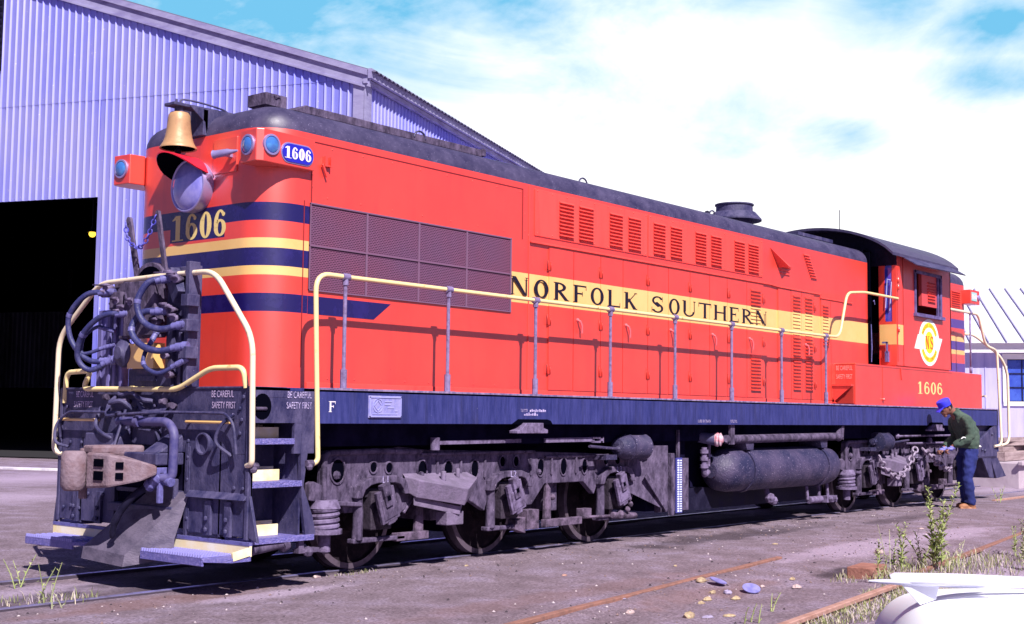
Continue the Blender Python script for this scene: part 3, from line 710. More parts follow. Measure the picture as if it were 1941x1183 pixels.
# number lamp housings at the front corners
for s in (-1, 1):
    fp = [(.46, .87), (.29, .885), (.27, 1.13), (.33, 1.17), (.96, 1.17), (.96, 1.08), (.60, 1.05)]
    m_ = MB(); m_.prism([(x, s * y) for x, y in fp], 3.885, 4.19, 'z')
    nb = m_.build('number_lamp_box', RED, loco, bevel=.008)
    dirv = Vector((.185 - .235, s * (1.175 - .885), 0)).normalized(); nrm = Vector((-abs(dirv.y), dirv.x * s * 1, 0)); nrm = Vector((-1, -.17 * s * -1 * 1, 0)).normalized() if False else Vector((-dirv.y * s, dirv.x * s, 0)).normalized()
    c_ = Vector((.278, s * 1.01, 4.045)); nrm = Vector((-1, -.08 * s, 0)).normalized()
    def lamp(c_, nrm):
        m_ = MB(); m_.lathe(c_ - nrm * .012, nrm, [(0, .098), (.03, .098), (.032, .08), (.02, .078)], 24); l_ = m_.build('marker_lamp', CHROME, loco)
        m_ = MB(); m_.lathe(c_, nrm, [(0, .08), (.02, .072), (.034, .045), (.038, 0)], 20); m_.build('lens', LENS, l_)
    lamp(c_, nrm)
    lamp(Vector((.415, s * 1.17, 4.05)), Vector((0, s, 0)))
    # pill-shaped number board
    m_ = MB(); z0, z1, xa, xb = 3.925, 4.095, .545, .925
    pts = [(xa + .0 + .085 - .085 * math.sin(R_(a)), 4.01 - .085 * math.cos(R_(a))) for a in range(0, 181, 15)] + [(xb - .085 + .085 * math.sin(R_(a)), 4.01 + .085 * math.cos(R_(a))) for a in range(0, 181, 15)]
    m_.prism(pts, s * 1.165, s * 1.185); nbd = m_.build('number_board', BOARD, loco)
    m_ = MB(); big = [(.735 + (x - .735) * 1.06, 4.01 + (z - 4.01) * 1.15) for x, z in pts]
    m_.prism(big, s * 1.165, s * 1.177); m_.build('frame', CHROME, nbd)
    if s == -1:
        m_ = MB(); letters(m_, [(q, .575 + .083 * i, .072, 3.955, .112) for i, q in enumerate('1606')], side_M(-1.186), T=.24, H=.09); m_.build('lettering', WHITEP, nbd)
# horn
m_ = MB(); m_.lathe((.30, -.47, 4.02), (.30, -.95, .08), [(0, .045), (.02, .038), (.10, .036), (.16, .034), (.20, .022), (.27, .010)], 14); m_.box((.34, -.60, 4.0), (.44, -.56, 4.03)); m_.build('horn', CHROME, loco)
# small access hatch left of the visor
m_ = MB(); m_.box((.425, -.66, 3.86), (.445, -.30, 4.20)); m_.build('front_hatch', RED, loco, bevel=.004)
m_ = MB(); m_.box((1.12, -HH - .05, 3.96), (1.15, -HH, 4.06)); m_.box((1.19, -HH - .05, 3.96), (1.205, -HH, 4.06)); m_.bar((1.10, -HH - .03, 3.98), (1.16, -HH - .03, 3.86), .02, .02); m_.box((1.12, -HH - .04, 3.965), (1.21, -HH, 3.98)); m_.build('bracket', RED, loco)
# ---- frame / walkway
m_ = MB()
m_.box((.74, -1.5, 1.47), (18.98, -1.45, 1.79)); m_.box((.0, 1.45, 1.47), (18.98, 1.5, 1.79))
m_.box((.02, -1.5, 1.76), (18.98, 1.5, 1.794 - .002))
m_.box((18.93, -1.5, .95), (18.99, 1.5, 1.80))
# shallow cut-outs are bolted pads; jacking pads
fr = m_.build('walkway_frame', SILL, loco, bevel=.004)
m_ = MB(); m_.box((.76, -1.506, 1.782), (18.98, -1.47, 1.802)); m_.build('deck_edge', mat('worn_deck_edge', (.30, .22, .38), (.10, .08, .2), rough=.5, scale=9, amt=.5, stretch=(2, 1, 1)), loco)
m_ = MB()
for x0, x1 in ((3.62, 4.16), (15.35, 15.95)):
    m_.prism([(x0, 1.37), (x1, 1.37), (x1, 1.41), (x1 - .08, 1.43), (x1 - .08, 1.485), (x0 + .16, 1.485), (x0 + .08, 1.42), (x0, 1.40)], -1.56, -1.44)
m_.build('jacking_pad', TRKL, loco, bevel=.006)
m_ = MB()
for x0, x1 in ((3.60, 4.32), (15.33, 16.08)):
    m_.prism([(x0 - .02, 1.468), (x1, 1.468), (x1 - .04, 1.51), (x1 - .10, 1.525), (x0 + .10, 1.525)], -1.503, -1.49)
m_.build('pad_recess', DARK, loco)  # flat near-black plates on the sill for shaded recesses
m_ = MB(); m_.box((.5, -.62, .95), (18.8, .62, 1.74)); m_.box((.8, -1.25, 1.25), (18.6, 1.25, 1.745)); m_.box((6.75, -1.15, .35), (7.7, 1.15, 1.4)); m_.box((7.9, -.88, .32), (12.0, 1.1, 1.4)); m_.box((7.2, .9, .3), (12, 1.1, 1.5)); m_.build('underframe', STRUCT_D, loco)  # near-black filler boxes added to keep the underside dark
# number plate, builder's plate, letters on sill
m_ = MB(); m_.box((1.41, -1.515, 1.525), (1.86, -1.498, 1.74)); bp_ = m_.build('builder_plate', mat('cast_plate', (.20, .20, .50), (.30, .28, .55), rough=.5, scale=20), loco, bevel=.006)
m_ = MB(); m_.box((1.42, -1.522, 1.535), (1.85, -1.514, 1.545)); m_.box((1.42, -1.522, 1.72), (1.85, -1.514, 1.73)); m_.box((1.42, -1.522, 1.535), (1.43, -1.514, 1.73)); m_.box((1.84, -1.522, 1.535), (1.85, -1.514, 1.73))
for k in range(16):
    a = R_(22.5 * k); c2 = R_(22.5 * (k + 1)); m_.bar((1.53 + .065 * math.cos(a), -1.518, 1.645 + .065 * math.sin(a)), (1.53 + .065 * math.cos(c2), -1.518, 1.645 + .065 * math.sin(c2)), .006, .006)
for q in range(4):
    a = R_(90 * q); c2 = R_(90 * q + 90); m_.bar((1.53 + .05 * math.cos(a), -1.518, 1.645 + .05 * math.sin(a)), (1.53 + .05 * math.cos(c2), -1.518, 1.645 + .05 * math.sin(c2)), .006, .006)
for k, (xa, xb) in enumerate(((1.62, 1.72), (1.62, 1.70), (1.66, 1.75), (1.76, 1.8))): m_.box((xa, -1.520, 1.68 - .03 * k), (xb, -1.514, 1.69 - .03 * k))
m_.box((1.46, -1.520, 1.56), (1.8, -1.514, 1.568)); m_.build('raised_lettering', mat('plate_relief', (.34, .34, .70), rough=.4), bp_)
m_ = MB(); letters(m_, [('F', .905, .085, 1.578, .10)], side_M(-1.5), T=.2, H=.09); m_.build('lettering', WHITEP, loco)
m_ = MB()
font_text('BE CAREFUL', .085, MS(.545, -1.504, 1.70), '', None, None, sx=.62, mb=m_); font_text('SAFETY FIRST', .085, MS(.545, -1.504, 1.605), '', None, None, sx=.60, mb=m_)
m_.build('safety_stencil', STENC, loco)
m_ = MB(); font_text('TESTED', .045, MS(3.80, -1.504, 1.605), '', None, None, sx=.8, mb=m_)
for q in range(9): m_.box((3.90 + .033 * q, -1.503, 1.607), (3.924 + .033 * q, -1.5, 1.607 + .022 + .008 * (q % 2)))
for q in range(7): m_.box((3.80 + .036 * q, -1.503, 1.565), (3.826 + .036 * q, -1.5, 1.583 + .008 * (q % 3)))
m_.build('sill_stencil', STENC, loco); m_ = MB()
font_text('LUBE OIL DRAIN', .055, MS(7.62, -1.504, 1.50), '', None, None, sx=.8, mb=m_); m_.build('sill_stencil', STENC, loco); m_ = MB(); font_text('FUEL FILL', .055, MS(8.40, -1.504, 1.50), '', None, None, sx=.8, mb=m_); m_.build('sill_stencil', STENC, loco)

# ---- side handrail
hr = MB(); hr.tube(smooth_path([(.66, -1.50, 1.09), (.76, -1.53, 1.12), (.735, -1.50, 2.2), (.735, -1.47, 2.86), (1.13, -1.45, 2.86)], 6, .25) , .024, 10)
hr.tube([(1.13, -1.45, 2.86), (11.36, -1.45, 2.86)], .022, 10)
hr.tube(smooth_path([(11.36, -1.45, 2.86), (11.86, -1.45, 2.87), (12.15, -1.45, 3.60), (12.8, -1.45, 3.66), (14.18, -1.45, 3.66)], 5, .16), .022, 10)
hrl = hr.build('side_handrail', RAILY, loco)
for i in range(8):
    x = 1.131 + (11.361 - 1.131) / 7 * i
    m_ = MB(); m_.cyl((x, -1.45, 1.79), (x, -1.45, 2.83), .019, 8); m_.cyl((x, -1.45, 1.80), (x, -1.45, 1.98), .033, 8); m_.cyl((x - .045, -1.45, 2.86), (x + .045, -1.45, 2.86), .036, 10); m_.cyl((x, -1.45, 2.78), (x, -1.45, 2.85), .03, 8); m_.box((x - .07, -1.5, 1.79), (x + .07, -1.40, 1.806))
    m_.build('stanchion', STAN, hrl)
hr = MB(); hr.tube(smooth_path([(.73, 1.50, 1.1), (.735, 1.47, 2.86), (11.3, 1.45, 2.86)], 5, .25), .022, 8); h2 = hr.build('side_handrail', RAILY, loco)
for i in range(8):
    x = 1.131 + 1.4614 * i
    m_ = MB(); m_.cyl((x, 1.45, 1.79), (x, 1.45, 2.85), .02, 8); m_.build('stanchion', STAN, h2)

# ---- cab
xa, xb = 14.15, 16.65
def arch(y): return 4.40 + .53 * (1 - (y / 1.55) ** 2) ** .75 if abs(y) < 1.55 else 4.40
cabm = MB()
# side wall with window opening (14.93..16.13, 3.45..4.2)
def wall_y(m_, y0, y1, x0, x1, z0, z1, wx0, wx1, wz0, wz1, mi=0):
    m_.box((x0, y0, z0), (wx0, y1, z1), mi); m_.box((wx1, y0, z0), (x1, y1, z1), mi); m_.box((wx0, y0, z0), (wx1, y1, wz0), mi); m_.box((wx0, y0, wz1), (wx1, y1, z1), mi)
wall_y(cabm, -1.45, -1.41, xa, xb, 2.5, 4.42, 14.93, 16.14, 3.45, 4.21)
wall_y(cabm, 1.41, 1.45, xa, xb, 2.5, 4.42, 14.93, 16.14, 3.45, 4.21)
cabm.box((xa + .02, -1.452, 2.861), (14.40, -1.44, 3.211), 1)
# front wall strip beside the hood with window opening, upper wall above hood
def wall_x(m_, x0, x1, y0, y1, z0, z1, wy0, wy1, wz0, wz1, mi=0):
    m_.box((x0, y0, z0), (x1, wy0, z1), mi); m_.box((x0, wy1, z0), (x1, y1, z1), mi); m_.box((x0, wy0, z0), (x1, wy1, wz0), mi); m_.box((x0, wy0, wz1), (x1, wy1, z1), mi)
cabm.box((xa - .03, -1.448, 2.5), (xa, -1.13, 3.26), 0); cabm.box((xa - .03, -1.448, 3.26), (xa, -1.37, 4.24), 0); cabm.box((xa - .03, -1.24, 3.26), (xa, -1.13, 4.24), 0)
cabm.box((xa - .033, -1.446, 2.861), (xa - .028, -1.14, 3.211), 1)
cabm.box((xa - .03, 1.13, 2.5), (xa, 1.45, 4.24), 0)
cabm.prism([(-1.45, 4.24)] + [(-1.45 + 2.9 * i / 20, arch(-1.45 + 2.9 * i / 20) - .03) for i in range(21)] + [(1.45, 4.24)], xa - .04, xa, 'x', 2)
cabm.prism([(-1.45, 2.5)] + [(-1.45 + 2.9 * i / 20, arch(-1.45 + 2.9 * i / 20) - .03) for i in range(21)] + [(1.45, 2.5)], xb - .04, xb, 'x', 0)
cabm.box((xa, -1.40, 2.45), (xb, 1.40, 2.50), 0)
cab = cabm.build('cab', [RED, YEL, BLKD], loco)
m_ = MB(); m_.prism([(-1.57, 4.37)] + [(-1.57 + 3.14 * i / 24, arch(-1.57 + 3.14 * i / 24) + .02) for i in range(25)] + [(1.57, 4.37)] + [(1.57 - 3.14 * i / 24, arch(1.57 - 3.14 * i / 24) - .025) for i in range(1, 24)], 13.70, 16.75, 'x')
ra = m_.build('cab_roof', ROOF, loco)
m_ = MB()
m_.add([(14.2, -1.5, 4.42), (16.55, -1.5, 4.44), (16.5, -1.80, 4.26), (14.25, -1.78, 4.24), (14.2, -1.5, 4.40), (16.55, -1.5, 4.42), (16.5, -1.79, 4.245), (14.25, -1.77, 4.225)], [(0, 1, 2, 3), (7, 6, 5, 4), (0, 4, 5, 1), (1, 5, 6, 2), (2, 6, 7, 3), (3, 7, 4, 0)])
m_.build('awning', BLK, loco)
m_ = MB(); m_.cyl((15.0, 0, 4.9), (15.0, 0, 5.45), .008, 6); m_.build('antenna', BLKD, loco)
# window frames and panes
m_ = MB()
for a, b_, c_, d_ in ((14.90, 14.96, 3.43, 4.23), (16.10, 16.17, 3.43, 4.23), (14.9, 16.17, 4.18, 4.23)): m_.box((a, -1.475, c_), (b_, -1.44, d_))
m_.box((14.86, -1.52, 3.40), (16.2, -1.44, 3.46)); m_.box((15.98, -1.47, 3.46), (16.02, -1.43, 4.2))
wf = m_.build('cab_window', mat('window_frame_blue', (.16, .12, .32), (.07, .05, .15), rough=.5, scale=12), cab, bevel=.004)
m_ = MB(); m_.add([(15.28, -1.46, 3.60), (15.98, -1.44, 3.46), (15.98, -1.44, 4.18), (15.28, -1.455, 4.2)], [(0, 1, 2, 3)])
# operator's seat back / shade seen in the window opening: red panel with louvres
m_ = MB(); m_.box((15.28, -1.44, 3.62), (15.98, -1.38, 4.19)); sh = m_.build('window_shutter', mat('shutter_red', (.62, .07, .08), rough=.45), cab)
louvres(MB(), 15.55, 15.90, 3.70, 4.08, 7, -1.44, band=False).build('louver', RED, sh)
m_ = MB(); m_.box((14.2, -1.2, 2.6), (16.6, 1.2, 2.7)); m_.box((14.3, -1.1, 3.1), (14.5, 1.1, 4.6)); m_.build('cab_interior', DARK, cab)
m_ = MB(); pts = [(-1.372 + .0, 3.30), (-1.372, 4.20), (-1.355, 4.24), (-1.255, 4.24), (-1.238, 4.20), (-1.238, 3.30), (-1.255, 3.262), (-1.355, 3.262)]
m_.prism(pts, xa - .022, xa - .010, 'x'); m_.build('front_window', GLASSB, cab)
m_ = MB(); m_.bar((xa - .05, -1.37, 3.95), (xa - .04, -1.33, 3.45), .012, .012); m_.tube([(xa - .05, -1.36, 3.98), (xa - .06, -1.30, 4.0), (xa - .05, -1.26, 3.5)], .008, 5); m_.build('wiper', mat('wiper_pale', (.5, .5, .8), rough=.4), cab)
m_ = MB(); m_.box((xa - .08, -1.30, 2.72), (xa - .06, -1.27, 2.90)); m_.box((xa - .08, -1.30, 2.88), (xa - .06, -1.20, 2.91)); m_.box((xa - .08, -1.31, 2.56), (xa - .03, -1.25, 2.74)); m_.build('door_handle', HOSEF, cab)
m_ = MB()
for z in (3.98, 3.86, 3.12): m_.cyl((xa + .02, -1.465, z - .05), (xa + .02, -1.465, z + .05), .02, 8)
m_.build('hinge', RED, cab)
m_ = MB(); m_.box((xa + .005, -1.455, 2.56), (xa + .013, -1.45, 4.2)); m_.box((14.40, -1.456, 2.5), (14.412, -1.449, 4.4)); m_.build('panel_seam', mat('dark_red_seam_cab', (.36, .02, .015), rough=.5), cab)  # thin dark red strips mark the cab panel joints
# doorway between hood and cab
m_ = MB(); m_.box((13.73, -1.00, 2.42), (14.12, 1.0, 4.5)); m_.box((13.735, -1.13, 2.40), (13.78, -1.0, 4.45)); m_.build('doorway', DARK, cab)  # solid near-black block in place of the dark opening
m_ = MB(); m_.tube([(13.80, -1.12, 3.2), (13.81, -1.13, 2.8), (13.80, -1.12, 2.55)], .012, 6); m_.tube([(13.86, -1.14, 3.6), (13.90, -1.14, 3.62), (13.92, -1.14, 3.55)], .01, 5); m_.build('grab_iron', HOSEF, cab)
# battery box below the cab
m_ = MB(); m_.box((12.40, -1.47, 1.785), (18.18, -1.10, 2.47)); m_.box((12.40, -1.48, 2.44), (16.6, -1.0, 2.475)); m_.box((12.38, 1.1, 1.8), (18.18, 1.47, 2.47))
bb = m_.build('battery_box', RED, loco, bevel=.012)
m_ = MB(); m_.box((12.36, -1.44, 1.82), (12.40, -1.02, 2.10)); m_.build('step_opening', mat('red_opening_shade', (.42, .03, .02), rough=.6), bb)  # darker red slab stands for the shaded opening under the plate
m_ = MB(); m_.prism([(-1.44, 2.10), (-1.02, 2.10), (-1.16, 1.82), (-1.10, 1.82)], 12.30, 12.365, 'x'); m_.box((12.28, -1.44, 2.10), (12.40, -1.02, 2.13)); m_.build('box_step', RED, bb)
m_ = MB(); font_text('BE CAREFUL', .105, MF(12.393, -1.275, 2.36), '', None, None, sx=.50, mb=m_); font_text('SAFETY FIRST', .105, MF(12.393, -1.275, 2.22), '', None, None, sx=.45, mb=m_); m_.build('safety_stencil', mat('pink_stencil', (.80, .38, .36), rough=.6), bb)
m_ = MB()
for i in range(3): m_.sphere((12.37, -1.40 + .15 * i, 2.115), .014, 6)
m_.box((13.45, -1.478, 1.9), (13.46, -1.468, 2.46)); m_.cyl((13.45, -1.485, 1.88), (13.45, -1.485, 1.92), .03, 8); m_.bar((14.2, -1.475, 2.45), (14.24, -1.475, 2.25), .02, .02)
m_.build('fitting', RED, bb)
m_ = MB(); letters(m_, [(c_, 14.95 + .305 * i, .245, 2.03, .215) for i, c_ in enumerate('1606')], side_M(-1.47), T=.30, H=.10); m_.build('lettering', CREAM, loco)
# emblem
ex, ez = 15.56, 2.965
WH = mat('emblem_white', (.85, .83, .85), rough=.4); EY = mat('emblem_yellow', (.85, .70, .02), rough=.4); ER = mat('emblem_red', (.70, .08, .02), rough=.4)
def disc(rx, rz, y, n=40): return [(ex + rx * math.cos(2 * math.pi * i / n), ez + rz * math.sin(2 * math.pi * i / n)) for i in range(n)]
m_ = MB(); m_.prism(disc(.475, .425, 0), -1.456, -1.449); m_.prism([(14.89, 2.83), (15.06, 3.09), (16.19, 3.06), (16.02, 2.82)], -1.455, -1.449); em = m_.build('emblem', WH, loco)
m_ = MB(); m_.prism(disc(.20, .20, 0), -1.4585, -1.4565); m_.build('emblem_center', EY, em)
m_ = MB()
for a0, a1 in ((25, 155), (205, 335)):
    pts = [(ex + .40 * math.cos(R_(a0 + (a1 - a0) * i / 16)), ez + .36 * math.sin(R_(a0 + (a1 - a0) * i / 16))) for i in range(17)] + [(ex + .305 * math.cos(R_(a1 + (a0 - a1) * i / 16)), ez + .27 * math.sin(R_(a1 + (a0 - a1) * i / 16))) for i in range(17)]
    for i in range(16): m_.prism([pts[i], pts[i + 1], pts[32 - i], pts[33 - i]], -1.4580, -1.4562)
m_.build('emblem_ring', EY, em)
m_ = MB()
def ringtext(txt, a0, a1, flip):
    for i, c_ in enumerate(txt):
        a = R_(a0 + (a1 - a0) * (i + .5) / len(txt)); rx, rz = .35, .315
        rot = Matrix.Rotation(a - math.pi / 2 if not flip else a + math.pi / 2, 4, 'Z')
        if c_ != ' ':
            M = MS(ex, -1.4605, ez) @ Matrix.Translation((rx * math.cos(a), rz * math.sin(a), 0)) @ rot @ Matrix.Translation((0, -.028, 0))
            font_text(c_, .085, M, '', None, None, sx=.72, mb=m_)
ringtext('NORFOLK SOUTHERN', 152, 28, False); ringtext('RAILWAY COMPANY', 208, 332, True)
letters(m_, [('N', ex - .19, .19, ez - .12, .235), ('S', ex + .04, .14, ez - .12, .235)], side_M(-1.4585), T=.20, H=.10)
m_.build('emblem_lettering', ER, em)
# ---- rear hood
m_ = MB(); rings = []
def rpath(ins):
    r = .22; hw = HH - ins; x1 = 18.50 - ins; P = [(16.65, -hw)]
    P += [(x1 - r + r * math.sin(R_(a)), -hw + r - r * math.cos(R_(a))) for a in range(0, 91, 15)]
    P += [(x1 - r + r * math.cos(R_(a)), hw - r + r * math.sin(R_(a))) for a in range(0, 91, 15)] + [(16.65, hw)]
    return P
zr = [1.79, 2.515, 2.687, 2.861, 2.947, 3.117, 3.211, 3.377, 3.55, 4.25]
for z in zr: rings.append([(x, y, z) for x, y in rpath(0)])
for q in range(1, 6): a = R_(18 * q); rings.append([(x, y, 4.25 + .27 * math.sin(a)) for x, y in rpath(.28 * (1 - math.cos(a)))])
rings.append([(x, y, 4.60) for x, y in rpath(.7)])
k = len(rings[0])
for ri in range(len(rings) - 1):
    A, B_ = rings[ri], rings[ri + 1]
    for j in range(k - 1):
        cz = (A[j][2] + B_[j][2]) / 2; mi = 0
        if cz > 4.25: mi = 3
        elif 2.515 < cz < 2.687 or 2.947 < cz < 3.117 or 3.377 < cz < 3.55: mi = 1
        elif 2.861 < cz < 2.947 or 3.117 < cz < 3.211: mi = 2
        m_.add([A[j], A[j + 1], B_[j + 1], B_[j]], [(0, 1, 2, 3)], mi, True)
m_.add(rings[-1], [tuple(range(k))], 3)
rh = m_.build('rear_hood', [RED, mat('navy_dusty', (.09, .05, .27), rough=.4), YEL, ROOF], loco)
louvres(MB(), 17.65, 18.1, 3.72, 4.12, 9, -HH, band=False).build('louver', RED, rh)
m_ = MB(); m_.box((18.18, -1.28, 3.88), (18.68, -1.05, 4.16)); nb = m_.build('number_lamp_box', RED, loco, bevel=.01)
m_ = MB(); m_.box((18.22, -1.29, 3.94), (18.50, -1.278, 4.11)); nbd = m_.build('number_board', mat('pale_board', (.35, .6, .62), rough=.2), loco)
m_ = MB(); letters(m_, [(q, 18.235 + .064 * i, .055, 3.975, .10) for i, q in enumerate('1606')], side_M(-1.290), T=.3, H=.1); m_.build('lettering', WHITEP, nbd)
m_ = MB(); m_.lathe((18.60, -1.27, 4.02), (0, -1, 0), [(0, .06), (.03, .055), (.05, .03), (.055, 0)], 16); m_.build('marker_lamp', CHROME, loco)
# rear handrails and steps
m_ = MB(); m_.tube(smooth_path([(16.68, -1.40, 3.66), (18.1, -1.45, 3.65), (18.42, -1.47, 3.05), (18.98, -1.5, 2.98), (19.02, -1.55, 1.08), (18.74, -1.5, 1.06)], 5, .16), .026, 10); m_.build('rear_handrail', RAILC, loco)
m_ = MB(); m_.cyl((17.68, -1.44, 2.48), (17.68, -1.44, 3.65), .019, 8); m_.cyl((17.68, -1.44, 2.48), (17.68, -1.44, 2.6), .03, 8); m_.cyl((17.64, -1.44, 3.65), (17.75, -1.44, 3.65), .032, 8); m_.build('stanchion', STAN, loco)
m_ = MB(); m_.tube(smooth_path([(18.5, -1.02, 3.30), (18.8, -1.1, 3.30), (19.35, -1.45, 2.88), (19.60, -1.50, 2.55), (19.62, -1.50, 1.12), (19.2, -1.47, 1.07)], 5, .2), .028, 10); m_.tube([(18.6, -1.4, 2.05), (19.05, -1.2, 2.06), (19.28, 1.2, 2.06)], .022, 8); m_.build('rear_handrail', RAILC, loco)
m_ = MB(); m_.prism([(17.72, 1.10), (18.78, 1.47), (18.93, 1.47), (18.93, .86), (17.9, .86), (17.72, .95)], -1.49, -1.45); m_.prism([(18.12, .86), (18.52, .45), (18.78, .43), (18.6, .86)], -1.47, -1.44); m_.prism([(18.9, .93), (19.52, .45), (18.95, .42), (18.6, .86)], -1.46, -.6)
m_.box((18.2, -1.45, .84), (18.95, -1.1, .87)); m_.box((17.75, -1.48, .84), (18.9, -1.2, .88)); m_.box((17.9, -1.4, 1.1), (18.8, -.8, 1.5))
m_.sphere((18.62, -1.5, 1.30), .03, 8); m_.sphere((18.2, -1.5, .98), .035, 8); m_.sphere((18.05, -1.5, 1.0), .03, 8); m_.build('rear_steps', BLK, loco, bevel=.006)
m_ = MB(); m_.lathe((19.0, 0, 1.0), (1, 0, 0), [(0, .12), (.4, .12), (.41, .2), (.65, .2)], 12); m_.build('coupler', COUP, loco)

# ---- front end: pilot, steps, footboards
def bolt(m_, x, y, z, r=.022): m_.sphere((x, y, z), r, 6, 0, (.7, 1, 1))
m_ = MB()
m_.box((0, -1.5, 1.20), (.03, 1.5, 1.79)); m_.box((0, -1.5, .48), (.03, -.58, 1.20)); m_.box((0, .50, .48), (.03, 1.5, 1.20)); m_.box((0.003, -.58, .80), (.03, .50, .84))
m_.prism([(-1.5, .84), (-1.5, .48), (-1.62, .44), (-1.60, .5)], .0, .03, 'x'); m_.prism([(1.5, .9), (1.5, .48), (1.58, .40)], .0, .03, 'x')
m_.box((.03, -1.5, 1.70), (.44, 1.5, 1.79)); m_.box((-.012, -1.5, 1.775), (.4, 1.5, 1.795))
m_.prism([(-.06, .80), (0, .86), (0, .80)], -1.49, -.66)
m_.box((-.015, -.64, .30), (0, -.60, 1.30)); m_.box((-.012, -.66, .5), (0, -.59, 1.25)); m_.box((-.012, .50, .5), (0, .56, 1.25))
m_.box((-.02, -1.5, .46), (0, -1.46, 1.79)); m_.box((-.02, 1.46, .46), (0, 1.5, 1.79))
for y, z in ((-.63, 1.3), (-.63, 1.15), (-.63, .95), (-.63, .75), (-.64, .6), (-1.3, .9), (-1.42, .9), (-1.35, 1.6), (-1.38, 1.5), (-1.36, 1.38), (-1.4, 1.7), (.55, 1.2), (.55, 1.0), (.7, .75), (.95, .75), (1.1, .6), (1.25, .62), (1.38, .6), (.8, 1.3), (1.3, 1.25), (1.38, 1.6), (1.1, 1.25), (.2, 1.6), (-.1, 1.62), (.35, 1.4)): bolt(m_, -.01, y, z)
pil = m_.build('pilot_plate', BLK, loco, bevel=.004)
m_ = MB(); m_.lathe((0, -.88, 1.28), (-1, 0, 0), [(0, .10), (.05, .10), (.0501, .086), (.01, .086), (.009, 0)], 24); m_.build('round_port', BLK, loco)
m_ = MB(); m_.box((.03, -.6, .5), (.6, .5, 1.3)); m_.build('coupler_pocket', STRUCT_D, loco)
m_ = MB()
for y, x_ in ((-.96, -.03), (-1.24, -.03), (.75, -.03), (1.15, -.03)):
    m_.box((x_, y - .045, .47), (-.002, y + .045, .78)); bolt(m_, -.045, y, .62, .026); bolt(m_, -.045, y, .52, .026)
m_.build('footboard_strap', BLK, loco, bevel=.004)
def footboard(y0, y1, tip):
    m_ = MB(); 
    poly = [(-.03, y0), (-.03, y1), (-.26, y1), (-.34, (y0 + y1) / 2 + tip * .25), (-.34, (y0 + y1) / 2 - tip * 0 - .28 * 0), (-.26, y0)]
    poly = [(-.01, y0), (-.01, y1), (-.30, y1), (-.36, y1 - .05), (-.36, y0 + .22), (-.22, y0)]
    m_.prism(poly, .285, .325, 'z', 0); m_.prism([(-.362, y1 - .05), (-.362, y0 + .22), (-.34, y0 + .22), (-.34, y1 - .05)], .25, .325, 'z', 0)
    f_ = m_.build('footboard', GRID, loco, bevel=.004)
    m_ = MB(); m_.box((-.03, y0, .325), (-.005, y1, .415)); m_.bar((-.03, y0, .37), (-.21, y0 + .005, .335), .02, .07); m_.build('kick_plate', YSTEP, f_)
    m_ = MB(); n = int((y1 - y0) / .045); m_.box((-.33, y0 + .22, .3262), (-.04, y1 - .03, .3275))
    for i in range(n):
        for j in range(5): m_.rbox((-.06 - .062 * j, y0 + .24 + (y1 - y0 - .28) * i / n, .332), (.018, .008, .007), Matrix.Rotation(.5, 3, 'Z'))
        m_.rbox((-.355, y0 + .24 + (y1 - y0 - .28) * i / n, .335), (.01, .008, .014), Matrix.Identity(3))
    m_.build('tread', mat('tread_teeth', (.30, .28, .66), rough=.4) if 'tread_teeth' not in D.materials else D.materials['tread_teeth'], f_)
m_ = MB(); m_.box((-.034, -1.56, .415), (0, -.40, .445)); m_.box((-.034, .42, .415), (0, 1.52, .445)); m_.build('board_lip', HOSEF, loco)
footboard(-1.56, -.40, 1); footboard(.42, 1.52, -1)
m_ = MB(); vs_ = [(.0, -.66, .84), (.0, .0, .80), (-.38, .42, .30), (-.42, -.30, .27), (-.12, -.62, .42), (-.40, .42, .19), (-.44, -.30, .17), (-.14, -.64, .25), (.02, .5, .5)]
m_.add(vs_, [(0, 1, 2, 3), (0, 3, 4), (3, 2, 5, 6), (4, 3, 6, 7), (1, 8, 2), (2, 8, 5)]); m_.build('plow', mat('plow_steel', (.13, .105, .165), (.06, .048, .09), rough=.6, scale=5, amt=.45, bump=.3, stretch=(1, 1, 2)), loco)
# striker block
m_ = MB(); m_.box((-.30, -.56, 1.08), (.0, .30, 1.19)); m_.prism([(-.3, 1.19), (0, 1.42), (0, 1.19)], .26, .29); m_.prism([(-.28, 1.19), (0, 1.36), (0, 1.19)], -.55, -.30); m_.box((-.10, .3, 1.15), (0, .9, 1.35)); m_.box((-.06, -.2, 1.25), (0, .1, 1.4)); m_.box((-.12, -.56, .62), (0, .45, .70)); m_.box((-.05, -.5, .70), (0, -.2, .95))
m_.build('striker_block', BLK, loco, bevel=.012)
